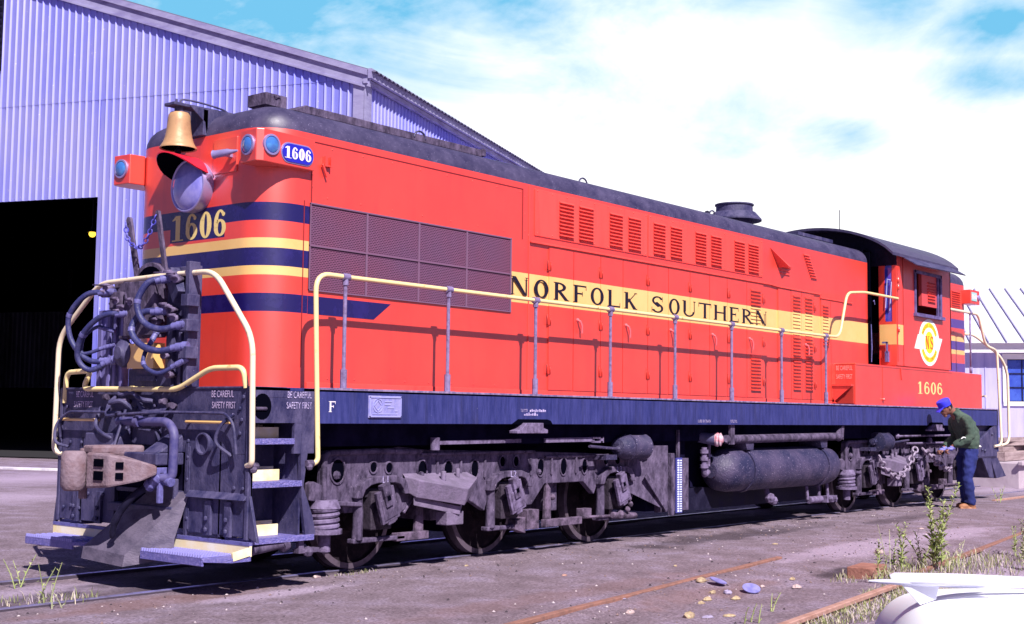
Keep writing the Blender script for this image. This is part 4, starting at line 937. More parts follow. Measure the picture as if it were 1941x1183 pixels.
# coupler
m_ = MB()
A_ = [(-.64, .02), (-.62, -.30), (-.42, -.50), (-.30, -.58), (-.16, -.34), (-.1, -.1), (-.1, .10), (-.34, .20)]
lo_ = [.86, .88, .93, 1.00, .98, .93, .93, .88]; hi_ = [1.19, 1.18, 1.13, 1.07, 1.10, 1.17, 1.17, 1.19]; n = 8
m_.add([(x, y, z) for (x, y), z in zip(A_, lo_)] + [(x, y, z) for (x, y), z in zip(A_, hi_)], [tuple(reversed(range(n))), tuple(n + q for q in range(n))] + [(q, (q + 1) % n, (q + 1) % n + n, q + n) for q in range(n)])
m_.prism([(-.60, -.02), (-.58, .18), (-.30, .24), (-.1, .12), (-.1, -.10)], 1.17, 1.25, 'z')
m_.box((-.1, -.12, .92), (.05, .12, 1.16))
cp = m_.build('coupler', COUP, loco, bevel=.022)
m_ = MB(); m_.tube([(-.70, .12, .84), (-.70, .12, .90), (-.70, .12, 1.16), (-.70, .12, 1.20)], .1, 14, 0, True, [.085, .115, .115, .09]); m_.box((-.72, .10, .86), (-.44, .30, 1.17)); m_.bar((-.70, .22, 1.02), (-.50, .30, 1.02), .16, .30); m_.cyl((-.56, .18, .76), (-.56, .18, 1.22), .04, 10); m_.build('knuckle', COUP, cp, bevel=.012)
m_ = MB()
for a, b_, c_, d_ in ((-.28, -.16, 1.075, 1.135), (-.28, -.16, .965, 1.04), (-.41, -.37, 1.06, 1.11), (-.41, -.37, .975, 1.03)):
    f_ = lambda y: -.618 + (-.44 + .618) * ((-.30 - y) / .2) if y < -.30 else -.62 + .0 * y
for (cx, cy, hz_, hw_) in ((-.602, -.16, .0, 0),): pass
d_ = Vector((.20, -.20, 0)).normalized(); 
rot = Matrix((Vector((0, 1, 0)), Vector((1, 0, 0)), Vector((0, 0, 1)))).transposed()
d0_ = Vector((.02, -.32, 0)).normalized(); r0_ = Matrix((d0_, d0_.cross(Vector((0, 0, 1))), Vector((0, 0, 1)))).transposed()
for z0, hh_ in ((1.10, .034), (.985, .040)): m_.rbox(Vector((-.64, .02, z0)) + d0_ * .19 + d0_.cross(Vector((0, 0, 1))) * .001, (.062, .012, hh_), r0_)
d2_ = Matrix((d_, d_.cross(Vector((0, 0, 1))), Vector((0, 0, 1)))).transposed()
for t_, z0 in ((.10, 1.08), (.10, .985)): m_.rbox(Vector((-.62, -.30, z0)) + d_ * t_ + d_.cross(Vector((0, 0, 1))) * .001, (.034, .012, .030), d2_)
m_.build('lightening_hole', DARK, cp)
# air pipe and hose
m_ = MB(); m_.tube(smooth_path([(-.04, .36, 1.46), (-.12, .32, 1.47), (-.16, -.52, 1.47), (-.17, -.64, 1.38), (-.18, -.64, .96), (-.26, -.52, .97)], 7, .16), .042, 12); m_.cyl((-.15, -.08, 1.47), (-.15, -.02, 1.47), .055, 12)
m_.build('air_pipe', mat('pipe_blue_grey', (.05, .045, .17), (.10, .085, .22), rough=.45, scale=10), loco)
m_ = MB(); m_.lathe((-.24, -.56, .99), (-.14, .80, -.55), [(0, .045), (.05, .062), (.07, .05), (.12, .047), (.13, .058), (.19, .055), (.20, .042)], 12); m_.box((-.26, -.56, .74), (-.21, -.52, 1.02)); m_.cyl((-.2, -.66, .93), (-.2, -.46, .97), .045, 10); m_.box((-.3, -.56, 1.0), (-.16, -.34, 1.06)); m_.build('angle_cock', HOSEF, loco, bevel=.006)
m_ = MB(); m_.tube(spline([(-.28, -.42, .89), (-.36, -.32, .80), (-.41, -.20, .66), (-.42, -.12, .54)]), .034, 10); m_.tube([(-.42, -.13, .56), (-.42, -.10, .46), (-.40, -.08, .42)], .028, 8); m_.build('brake_hose', BLKD, loco)
# uncoupling rod, small hoses
m_ = MB(); m_.tube(smooth_path([(-.05, 1.42, 1.30), (-.10, 1.38, 1.46), (-.10, 1.2, 1.555), (-.10, .3, 1.55), (-.2, .22, 1.53), (-.2, -.2, 1.55), (-.08, -.40, 1.56), (-.08, -1.25, 1.555), (-.08, -1.36, 1.46), (-.06, -1.38, 1.2)], 5, .08), .014, 8); m_.tube([(-.12, .20, 1.58), (-.2, .22, 1.3), (-.25, .20, 1.18)], .014, 6)
m_.build('uncoupling_rod', BLK, loco)
m_ = MB()
for P in ([(-.03, .45, 1.76), (-.08, .35, 1.72), (-.06, .2, 1.74), (-.10, .0, 1.68), (-.03, -.1, 1.66)], [(-.03, .5, 1.70), (-.15, .42, 1.64), (-.12, .28, 1.66), (-.03, .22, 1.58)], [(-.04, .1, 1.64), (-.1, -.1, 1.56), (-.04, -.35, 1.58)], [(-.03, .62, 1.62), (-.12, .5, 1.52), (-.06, .35, 1.56)]): m_.tube(spline(P, 5), .022, 8)
m_.tube(spline([(-.03, -1.30, 1.55), (-.09, -1.20, 1.45), (-.11, -1.16, 1.30), (-.03, -1.28, 1.18)], 6), .016, 8); m_.tube(spline([(-.03, 1.40, 1.52), (-.09, 1.44, 1.4), (-.11, 1.40, 1.25), (-.03, 1.3, 1.2)], 6), .016, 8); m_.tube(spline([(-.03, .75, 1.60), (-.1, .72, 1.42), (-.11, .5, 1.32), (-.03, .42, 1.3)], 6), .018, 8)
m_.build('train_line_hose', BLK, loco)
m_ = MB()
for y, z in ((.62, 1.7), (.3, 1.66), (-.3, 1.66), (-.42, 1.62), (.1, 1.5), (-.2, 1.45)): m_.cyl((-.06, y - .03, z), (-.06, y + .03, z), .03, 8); m_.cyl((-.1, y, z), (0, y, z), .02, 8)
m_.build('pipe_fitting', TRK, loco)
for y0, y1 in ((.82, 1.44), (-1.24, -.64)):
    m_ = MB(); m_.tube(smooth_path([(0, y0, 1.475), (-.06, y0, 1.475), (-.06, y1, 1.475), (0, y1, 1.475)], 4, .03), .014, 8); m_.build('grab_iron', YEL, loco)
m_ = MB()
font_text('BE CAREFUL', .085, MF(-.006, -1.10, 1.70), '', None, None, sx=.68, mb=m_); font_text('SAFETY FIRST', .085, MF(-.006, -1.12, 1.60), '', None, None, sx=.66, mb=m_)
font_text('BE CAREFUL', .085, MF(-.006, 1.08, 1.70), '', None, None, sx=.66, mb=m_); font_text('SAFETY FIRST', .085, MF(-.006, 1.10, 1.60), '', None, None, sx=.66, mb=m_)
m_.build('safety_stencil', mat('bright_stencil', (.62, .48, .75), (.2, .16, .35), scale=30, amt=.38, rough=.6), loco)
# front handrail and inner rails
m_ = MB()
m_.tube(smooth_path([(.0, -1.46, 1.10), (-.03, -1.56, 1.12), (-.04, -1.54, 2.22), (-.02, -.96, 2.84), (0, -.30, 2.85), (0, .90, 2.83), (-.02, 1.56, 2.31), (-.03, 1.56, 1.16), (0, 1.46, 1.12)], 6, .17), .026, 10); fhr = m_.build('front_handrail', RAILC, loco)
m_ = MB(); m_.tube(smooth_path([(0, -1.42, 1.78), (-.02, -1.40, 1.96), (-.03, -.95, 1.96), (-.05, -.50, 1.77), (-.05, 1.05, 1.78), (-.03, .94, 1.96), (0, 1.43, 1.95), (0, 1.44, 1.64)], 6, .10), .026, 10); m_.cyl((-.05, .18, 1.77), (-.05, .24, 1.77), .035, 8); m_.build('front_handrail', RAILY, loco)
# stepwell on the camera side (and a plain one on the far side)
for s in (-1, 1):
    def Y(v): return v * -s
    m_ = MB(); yo = -1.5 * -s
    def bx(a, b_): m_.box((a[0], Y(a[1]), a[2]), (b_[0], Y(b_[1]), b_[2]))
    if s == -1:
        mm = lambda v: v
    m_.box((.03, s * 1.46, 1.475), (.74, s * 1.498, 1.79)); m_.box((.50, s * 1.462, 1.20), (.74, s * 1.496, 1.475)); m_.box((.0, s * 1.46, .46), (.03, s * 1.50, 1.79))
    m_.prism([(.60, 1.79), (.76, 1.79), (.76, 1.47), (.66, 1.20), (.62, .90), (.74, .62), (.78, .47), (.66, .46), (.60, .8), (.58, 1.2)], s * 1.46, s * 1.50)
    m_.box((.60, s * 1.10, .46), (.62, s * 1.46, 1.79)); m_.box((.0, s * 1.08, .46), (.62, s * 1.10, 1.30))
    m_.box((.70, s * 1.1, .46), (.76, s * 1.48, .48)); m_.build('step_well', BLK, loco)
    for z, x1 in ((1.335, .50), (.955, .60), (.465, .76)):
        m_ = MB(); m_.box((.03, s * 1.14, z - .03), (x1, s * 1.50, z)); m_.box((.03, s * 1.49, z - .05), (x1, s * 1.505, z + .002)); st = m_.build('step', GRID, loco, bevel=.003)
        m_ = MB(); m_.box((.04, s * 1.13, z), (min(x1, .56) - (.08 if z > 1.2 else 0), s * 1.15, z + .12)); m_.box((.04, s * 1.30, z + .001), (min(x1, .52) - .03, s * 1.315, z + .1)); m_.build('step_edge', YSTEP, st)
m_ = MB()
pts = [(.12 + .10 * math.cos(R_(a)), 1.62 + .115 * math.sin(R_(a))) for a in range(0, 360, 20)]; m_.prism(pts, -1.503, -1.49); m_.build('hand_hole', DARK, loco)  # near-black disc drawn for the shade in the hole
m_ = MB(); m_.cyl((.04, -1.506, 1.60), (.16, -1.506, 1.60), .016, 8)
for x, z in ((.015, 1.1), (.66, 1.11)): m_.cyl((x - .03, -1.52, z), (x + .05, -1.52, z), .03, 8); m_.sphere((x, -1.53, z - .03), .035, 8)
m_.cyl((.06, -1.45, .36), (.42, -1.45, .40), .045, 12); m_.cyl((.42, -1.45, .38), (.48, -1.45, .40), .06, 10); m_.box((.6, -1.48, .30), (.85, -1.4, .34)); m_.box((.62, -1.46, .3), (.68, -1.42, .47)); m_.sphere((.72, -1.47, .31), .05, 8)
m_.build('step_fitting', TRK, loco)
# train line stand on the front platform
m_ = MB()
m_.box((.02, .50, 1.79), (.10, .92, 2.56)); m_.box((.0, .84, 1.79), (.16, .90, 2.5)); m_.box((-.02, .56, 1.79), (.0, .60, 2.55)); m_.box((-.02, .66, 1.79), (.0, .70, 2.55)); m_.box((-.02, .44, 1.79), (.0, .48, 2.55))
m_.build('stand_plate', mat('stand_blue', (.17, .15, .42), (.10, .085, .22), rough=.45, scale=6, stretch=(2, 2, .5)), loco)
m_ = MB(); m_.box((.05, .30, 2.43), (.12, .72, 2.83)); m_.bar((-.02, .62, 2.55), (-.0, .35, 2.80), .03, .18); m_.box((-.08, .42, 2.55), (.05, .60, 2.72))
P = [(-.17, 2.28), (-.17, 2.80)] + [(.075 - .245 * math.cos(R_(a)), 2.80 + .19 * math.sin(R_(a))) for a in range(0, 181, 20)][1:-1] + [(.32, 2.80), (.32, 2.28)]
m_.prism(P, .0, .10, 'x')
m_.box((-.1, -.17, 2.28), (.0, .32, 2.80)); m_.box((-.06, -.2, 2.26), (.02, .45, 2.29)); m_.build('gear_cover', TRK, loco, bevel=.006)
m_ = MB()
P = [(.06 - .20 * math.cos(R_(a)), 2.80 + .15 * math.sin(R_(a))) for a in range(0, 181, 15)]
m_.prism(P, -.004, .0, 'x'); m_.build('cover_mouth', DARK, loco)
m_ = MB(); m_.box((.02, -.62, 1.79), (.10, -.20, 2.92)); m_.box((-.06, -.64, 1.79), (.06, -.58, 2.95)); m_.box((-.03, -.36, 1.79), (.02, -.30, 2.5)); m_.box((-.03, -.5, 1.79), (.02, -.46, 2.3)); m_.bar((-.05, -.5, 2.62), (.0, -.3, 2.86), .10, .16)
for z in (2.10, 2.35, 2.58): m_.box((-.12, -.70, z - .05), (.02, -.60, z + .06))
m_.build('stand_post', BLK, loco, bevel=.006)
m_ = MB(); m_.box((-.07, -.14, 1.97), (.06, .28, 2.21)); m_.build('fuse_box', YEL, loco, bevel=.004)
m_ = MB(); m_.lathe((-.05, .36, 2.12), (-1, 0, 0), [(0, .14), (.03, .13), (.06, .07), (.08, .06), (.085, 0)], 18); m_.box((-.02, -.1, 1.85), (.08, .2, 1.9)); m_.box((0, -.3, 1.8), (.12, .35, 1.97)); m_.build('receptacle', BLK, loco)
def hose(P, r, fit=True):
    P = [Vector(p) for p in P]; m_ = MB(); r *= .82; m_.tube(spline(P, 7), r, 10); h_ = m_.build('jumper_hose', HOSE, loco)
    m_ = MB()
    for a, b_ in ((P[0], P[1]), (P[-1], P[-2])):
        d = (b_ - a).normalized(); m_.lathe(a - d * .06, d, [(0, r * 1.2), (.05, r * 1.5), (.055, r * 1.25), (.12, r * 1.35), (.125, r * 1.1), (.17, r * 1.15)], 10)
    m_.lathe(P[2] - (P[3] - P[1]).normalized() * .02, (P[3] - P[1]), [(0, r * 1.12), (.04, r * 1.12)], 10)
    m_.build('hose_fitting', HOSEF, h_)
hose([(-.08, .60, 2.72), (-.20, .80, 2.70), (-.26, 1.0, 2.50), (-.24, .98, 2.25), (-.16, .80, 2.06), (-.04, .60, 2.05)], .033)
hose([(-.08, .30, 2.50), (-.20, .52, 2.48), (-.26, .76, 2.30), (-.24, .86, 2.08), (-.16, .76, 1.96), (-.04, .58, 2.06)], .033)
hose([(-.10, -.36, 2.80), (-.22, -.24, 2.76), (-.28, -.16, 2.58), (-.26, -.22, 2.40), (-.2, -.40, 2.32), (-.1, -.62, 2.36)], .038)
hose([(-.10, -.30, 2.50), (-.20, -.12, 2.48), (-.28, -.08, 2.32), (-.26, -.20, 2.18), (-.2, -.40, 2.12), (-.1, -.62, 2.16)], .038)
hose([(-.10, -.20, 2.28), (-.2, -.20, 2.12), (-.26, -.26, 2.00), (-.24, -.36, 1.93), (-.2, -.46, 1.92), (-.1, -.62, 2.02)], .026)
hose([(-.10, .55, 2.35), (-.16, .66, 2.38), (-.2, .80, 2.30), (-.2, .86, 2.2), (-.18, .84, 2.12), (-.04, .62, 2.2)], .022)
m_ = MB()
for y, z in ((.62, 2.76), (.66, 2.70), (.34, 2.54), (.40, 2.50), (-.40, 2.83), (-.46, 2.80), (-.34, 2.53), (-.42, 2.50), (-.2, 2.4), (.45, 2.62), (.2, 2.6), (-.5, 2.78), (-.48, 2.42), (-.35, 2.08), (-.42, 1.9)):
    m_.cyl((-.12, y, z), (-.02, y + .03, z + .01), .032, 8); m_.cyl((-.13, y - .05, z + .03), (-.13, y + .05, z + .03), .016, 6)
m_.tube([(-.14, .80, 2.80), (-.14, .50, 2.78)], .008, 5); m_.tube([(-.14, -.2, 2.86), (-.14, -.55, 2.84)], .008, 5); m_.tube([(-.08, .32, 2.80), (-.10, .28, 2.60)], .012, 5)
m_.build('air_cock', TRKL, loco)
# raised levers of the drop platform and their chain
for (a, b_, wd) in (((.05, .25, 2.60), (.02, .455, 3.43), .07), ((.05, -.14, 2.80), (.02, -.10 + .09, 3.46), .055)):
    m_ = MB(); m_.bar(a, b_, wd, .025, upv=(1, 0, 0)); m_.cyl((b_[0] - .015, b_[1], b_[2]), (b_[0] + .015, b_[1], b_[2]), wd / 2, 10); m_.build('platform_lever', TRK, loco)
def chain(P, link_l, link_r, wire, mat_, nm):
    pts = [Vector(p) for p in spline(P, 30)]; m_ = MB(); acc_ = 0; k = 0; last_ = pts[0]; L_ = []
    cum = [0]
    for i in range(1, len(pts)): cum.append(cum[-1] + (pts[i] - pts[i - 1]).length)
    n = int(cum[-1] / (link_l * .78))
    for j in range(n):
        t_ = cum[-1] * (j + .5) / n; i = max(q for q in range(len(cum)) if cum[q] <= t_); i = min(i, len(pts) - 2)
        p = pts[i] + (pts[i + 1] - pts[i]) * ((t_ - cum[i]) / max(1e-6, cum[i + 1] - cum[i])); d = (pts[i + 1] - pts[i]).normalized()
        u = d.cross(Vector((0, 1, .2))).normalized(); v = d.cross(u); s_ = u if j % 2 else v
        if j % 2: s_ = (u * .8 + v * .6).normalized()
        else: s_ = (v * .8 - u * .6).normalized()
        ring = []
        for q in range(13):
            a = 2 * math.pi * q / 12; ring.append(p + d * (link_l / 2 - wire * .5) * math.cos(a) * (1.0) + s_ * link_r * math.sin(a))
        m_.tube(ring, wire, 5, cap=False)
    return m_.build(nm, mat_)
ch = chain([(-.02, .46, 3.40), (-.03, .40, 3.24), (-.03, .24, 3.14), (-.03, .10, 3.20), (0, -.01, 3.44)], .06, .02, .007, CHAINB, 'chain')
tag(ch, 'blue chain slung between two raised levers in front of the number', 'chain')

# ---- trucks
def truck(X, mirror_cyl, nums, idx):
    cast = MB(); P = lambda pts: [(x + X, z) for x, z in pts]
    for s in (-1, 1):
        y0, y1 = s * 1.08, s * 1.16
        cast.prism(P([(1.16, .72), (1.16, 1.17), (1.21, 1.21), (1.9, 1.21), (2.2, 1.235), (2.6, 1.20), (4.2, 1.16), (5.5, 1.12), (6.70, 1.06), (6.72, .74), (6.53, .66), (6.40, .50), (6.3, .50), (6.3, .86), (5.74, .86), (5.60, .62), (5.38, .78), (4.62, .78), (4.38, .55), (4.22, .55), (4.22, .88), (3.70, .88), (3.55, .52), (3.35, .62), (2.9, .78), (2.50, .74), (2.22, .55), (2.14, .88), (1.68, .88), (1.60, .60), (1.46, .60), (1.40, .72)]), y0, y1)
        # raised arches over the boxes and pedestal legs
        for cx in (1.91, 3.92, 6.0):
            lip = [(-.37, .74), (-.33, .86), (-.24, .925), (-.10, .95), (.18, .95), (.30, .915), (.36, .84), (.38, .76)]
            lin = [(-.29, .74), (-.25, .82), (-.17, .865), (-.08, .88), (.16, .88), (.24, .86), (.285, .81), (.30, .76)]
            for i in range(7): cast.prism(P([(cx + lip[i][0], lip[i][1]), (cx + lip[i + 1][0], lip[i + 1][1]), (cx + lin[i + 1][0], lin[i + 1][1]), (cx + lin[i][0], lin[i][1])]), s * 1.14, s * 1.245)
            cast.tube([(X + cx - .30, s * 1.17, .86), (X + cx - .29, s * 1.18, .6), (X + cx - .29, s * 1.17, .33)], .055, 10, 0, True, [.05, .052, .056])
            cast.prism(P([(cx + .25, .80), (cx + .31, .80), (cx + .30, .50), (cx + .24, .46)]), s * 1.06, s * 1.15)
            cast.box((X + cx - .36, s * 1.10, .30), (X + cx + .36, s * 1.20, .345))
        cast.tube(smooth_path([(X + 1.18, s * 1.16, .74), (X + 1.18, s * 1.16, 1.185), (X + 1.9, s * 1.17, 1.195), (X + 2.52, s * 1.16, 1.18)], 4, .08), .032, 8)
        cast.tube([(X + 2.5, s * 1.15, .80), (X + 2.28, s * 1.155, .56)], .02, 6); cast.box((X + 2.5, s * 1.15, 1.14), (X + 4.4, s * 1.20, 1.17)); cast.box((X + 4.6, s * 1.14, 1.075), (X + 6.6, s * 1.19, 1.105))
        for x in (2.75, 3.12, 3.52, 4.33, 4.72, 5.20, 5.62): cast.box((X + x, s * 1.14, .88), (X + x + .03, s * 1.185, 1.08))
        cast.prism(P([(1.16, .72), (1.0, .74), (1.0, .90), (1.05, .92), (1.16, .88)]), y0, y1)
        cast.prism(P([(1.16, .74), (1.62, .70), (1.62, .66), (1.16, .69)]), s * 1.1, s * 1.24)
    cast.box((X + 2.8, -1.05, .45), (X + 3.0, 1.05, .8)); cast.box((X + 4.8, -1.05, .45), (X + 5.0, 1.05, .8))
    tr = cast.build('truck', TRK, loco, bevel=.014)
    # holes as flat discs, their shade in near-black, with rims
    for (x, z, rx, rz) in ((1.35, 1.01, .085, .11), (1.83, 1.035, .05, .055), (2.05, 1.025, .05, .055), (2.54, .995, .07, .095), (2.94, .98, .07, .10), (3.37, .98, .065, .10), (3.84, 1.05, .05, .06), (4.08, 1.05, .05, .06), (4.53, .97, .065, .10), (4.97, .97, .065, .10), (5.39, .965, .055, .09), (6.56, .93, .055, .10), (5.85, 1.02, .04, .045), (6.1, 1.02, .04, .045)):
        m_ = MB(); ring = [(X + x + rx * math.cos(R_(a)), z + rz * math.sin(R_(a))) for a in range(0, 360, 24)]; m_.prism(ring, -1.166, -1.15)
        m_.build('lightening_hole', DARK, tr)
    m_ = MB()
    for (x, z, rx, rz) in ((1.35, 1.01, .10, .125), (1.83, 1.035, .055, .06), (2.05, 1.025, .055, .06), (2.54, .995, .075, .10), (2.94, .98, .075, .105), (3.37, .98, .07, .105), (3.84, 1.05, .055, .065), (4.08, 1.05, .055, .065), (4.53, .97, .07, .105), (4.97, .97, .07, .105), (5.39, .965, .06, .095)):
        m_.tube([(X + x + rx * math.cos(R_(a)), -1.165, z + rz * math.sin(R_(a))) for a in range(0, 361, 24)], .012, 5, cap=False)
    m_.sphere((X + 1.33, -1.17, .97), .045, 8); m_.sphere((X + 2.52, -1.165, .94), .04, 8); m_.sphere((X + 4.50, -1.165, .92), .035, 8)
    m_.build('hole_rim', TRK, tr)
    if mirror_cyl is False:
        m_ = MB(); x, z = 6.56, .93; m_.tube([(X + x + .07 * math.cos(R_(a)), -1.168, z + .12 * math.sin(R_(a))) for a in range(0, 361, 24)], .014, 5, cap=False); m_.build('red_ring', mat('faded_red_ring', (.45, .08, .14), rough=.6), tr)
    # wheels
    for cx in (1.91, 3.92, 6.0):
        for s in (-1, 1):
            m_ = MB()
            m_.lathe((X + cx, s * .66, .533), (0, s, 0), [(0, .56), (.03, .56), (.045, .535), (.14, .53), (.1401, .47), (.11, .46), (.09, .30), (.10, .16), (.16, .15), (.17, .10), (.17, 0)], 44)
            wh = m_.build('wheel', WHD, tr)
            m_ = MB(); m_._lathe2(Vector((X + cx, s * .66, .533)), Vector((0, s, 0)), [(.044, .536), (.141, .531), (.143, .475)], 44, 0); m_.build('tyre', TREAD, wh)
        m_ = MB(); m_.cyl((X + cx, -.7, .533), (X + cx, .7, .533), .09, 12); m_.box((X + cx - .35, -.5, .25), (X + cx + .35, .5, .85)); m_.build('axle', STRUCT_D, tr)
    # journal boxes with hinged lids
    for q, cx in enumerate((1.91, 3.92, 6.0)):
        m_ = MB(); m_.box((X + cx - .15, -1.22, .42), (X + cx + .14, -1.0, .80)); m_.box((X + cx - .19, -1.17, .74), (X + cx + .17, -1.05, .83)); m_.cyl((X + cx, -1.28, .56), (X + cx, -1.1, .56), .12, 14)
        jb = m_.build('journal_box', TRKD, tr, bevel=.012)
        m_ = MB(); rot = Matrix.Rotation(R_(-19), 3, 'Y'); cc = Vector((X + cx - .04, -1.33, .67))
        m_.rbox(cc, (.125, .02, .165), rot); m_.rbox(cc + rot @ Vector((0, -.022, -.03)), (.092, .006, .105), rot); m_.rbox(cc + rot @ Vector((0, -.02, .16)), (.055, .035, .06), rot); m_.rbox(cc + rot @ Vector((0, -.03, .07)), (.05, .02, .08), rot); m_.rbox(cc + rot @ Vector((0, .0, -.175)), (.05, .018, .02), rot)
        m_.build('journal_lid', TRKL if q else TRK, jb, bevel=.008)
        m_ = MB(); rot2 = rot
        m_.rbox(cc + rot @ Vector((0, -.052, .075)), (.022, .004, .022), rot); m_.build('lid_slot', DARK, jb)
    # springs
    m_ = MB(); L_ = [(X + 1.20 + .12 * math.cos(a), -1.16 + .12 * math.sin(a), .45 + .22 * a / (2 * math.pi * 4)) for a in [i * math.pi / 8 for i in range(65)]]; m_.tube(L_, .026, 7); m_.lathe((X + 1.20, -1.16, .42), (0, 0, 1), [(0, .17), (.045, .17)], 20); m_.cyl((X + 1.20, -1.16, .25), (X + 1.20, -1.16, .42), .06, 10); m_.lathe((X + 1.20, -1.16, .66), (0, 0, 1), [(0, .15), (.08, .12)], 16)
    m_.build('coil_spring', TRKL, tr)
    # brake rigging
    m_ = MB()
    for x in (2.55, 4.72):
        m_.prism(P([(x - .09, .36), (x + .03, .36), (x + .02, .72), (x - .06, .80), (x - .08, .6)]), -1.16, -1.12)
    m_.box((X + 2.15, -1.20, .285), (X + 2.62, -1.12, .365)); m_.box((X + 4.58, -1.22, .285), (X + 5.28, -1.14, .37)); m_.box((X + 4.2, -1.24, .28), (X + 4.42, -1.06, .50)); m_.prism(P([(4.02, .29), (4.02, .40), (4.2, .42), (4.2, .24)]), -1.22, -1.1)
    m_.sphere((X + 4.78, -1.15, .62), .04, 8); m_.cyl((X + 5.3, -1.22, .36), (X + 6.2, -1.2, .34), .02, 6)
    m_.cyl((X + 5.85, -1.26, .36), (X + 6.35, -1.26, .33), .04, 8); m_.sphere((X + 6.0, -1.27, .36), .06, 8); m_.box((X + 5.32, -1.2, .34), (X + 5.5, -1.1, .46))
    for x, z in ((6.12, .62), (6.15, .55), (6.18, .48), (6.12, .42)): m_.sphere((X + x, -1.3, z), .04, 8)
    m_.build('brake_rigging', TRKB, tr, bevel=.006)
    # curved bracket plate (swing equaliser) hanging between wheels one and two
    m_ = MB(); m_.add([(X + 2.25, -1.16, .96), (X + 3.26, -1.16, .95), (X + 3.22, -1.34, .90), (X + 2.90, -1.50, .80), (X + 2.30, -1.36, .90), (X + 2.25, -1.20, .93),
                       (X + 2.25, -1.16, .80), (X + 3.22, -1.16, .84), (X + 3.18, -1.30, .74), (X + 2.90, -1.44, .62), (X + 2.30, -1.32, .72), (X + 2.25, -1.2, .78)],
                      [(0, 1, 2, 3, 4, 5), (6, 11, 10, 9, 8, 7), (2, 8, 9, 3), (3, 9, 10, 4), (1, 7, 8, 2), (4, 10, 11, 5)])
    m_.add([(X + 2.3, -1.28, .73), (X + 2.90, -1.38, .61), (X + 3.12, -1.22, .70), (X + 2.3, -1.28, .64), (X + 2.90, -1.38, .52), (X + 3.12, -1.22, .62)], [(0, 1, 4, 3), (1, 2, 5, 4), (3, 4, 5)]); m_.box((X + 2.72, -1.36, .42), (X + 2.98, -1.2, .56))
    m_.cyl((X + 2.72, -1.3, .86), (X + 2.72, -1.3, .98), .03, 8); m_.cyl((X + 3.0, -1.25, .88), (X + 3.0, -1.25, 1.0), .025, 8)
    m_.build('spring_cap', mat('bright_bracket', (.20, .15, .26), (.13, .1, .17), rough=.65, scale=8, bump=.3) if 'bright_bracket' not in D.materials else D.materials['bright_bracket'], tr, bevel=.035)
    # brake cylinder and rods under the deck
    m_ = MB(); sgn = -1 if mirror_cyl else 1; c0 = 6.12 if not mirror_cyl else 2.25
    prof = [(-.30, .05), (-.28, .10), (-.20, .135), (-.12, .155), (.22, .155), (.24, .165), (.27, .165), (.275, .13), (.29, .05)]
    m_.lathe((X + c0, -1.34, 1.19), (sgn, 0, 0), prof, 22); m_.cyl((X + c0 + sgn * .28, -1.34, 1.19), (X + c0 + sgn * .46, -1.34, 1.19), .035, 8); m_.cyl((X + c0 + sgn * .36, -1.34, 1.19), (X + c0 + sgn * .44, -1.34, 1.19), .055, 8); m_._lathe2(Vector((X + c0, -1.34, 1.19)), Vector((sgn, 0, 0)), [(-.10, .155), (-.10, .163), (-.07, .163), (-.07, .155)], 22, 0); m_.cyl((X + c0 - sgn * .30, -1.36, 1.17), (X + c0 - sgn * .95, -1.40, 1.21), .018, 7); m_.sphere((X + c0 - sgn * .3, -1.36, 1.17), .04, 8)
    m_.box((X + c0 - .55, -1.36, 1.04), (X + c0 - .32, -1.16, 1.10))
    m_.build('brake_cylinder', TANK, tr)
    if not mirror_cyl:
        m_ = MB(); m_.bar((X + 2.60, -1.33, 1.275), (X + 3.95, -1.33, 1.285), .03, .04); m_.bar((X + 4.4, -1.33, 1.285), (X + 5.35, -1.33, 1.29), .03, .05); m_.cyl((X + 2.55, -1.33, 1.20), (X + 2.55, -1.33, 1.33), .05, 10); m_.box((X + 5.3, -1.36, 1.25), (X + 5.5, -1.30, 1.27)); m_.box((X + 5.3, -1.36, 1.30), (X + 5.5, -1.30, 1.32)); m_.box((X + 5.46, -1.36, 1.25), (X + 5.52, -1.3, 1.32))
    else:
        m_ = MB(); m_.cyl((X + 2.85, -1.34, 1.28), (X + 5.4, -1.34, 1.285), .02, 6); m_.cyl((X + 3.2, -1.34, 1.15), (X + 5.4, -1.34, 1.15), .02, 6); m_.sphere((X + 2.85, -1.34, 1.28), .05, 8); m_.sphere((X + 4.3, -1.34, 1.2), .06, 8)
    m_.build('pull_rod', TRKL, tr)
    m_ = MB()
    for cx, q in zip((1.91, 3.92, 6.0), nums): font_text(q, .10, MS(X + cx + .02, -1.2475, .882), '', None, None, sx=1.1, mb=m_)
    m_.build('lettering', STENC, tr)
truck(0, False, ('L1', 'L2', 'L3'), 0)
truck(11.49, True, ('L4', 'L5', 'L6'), 1)

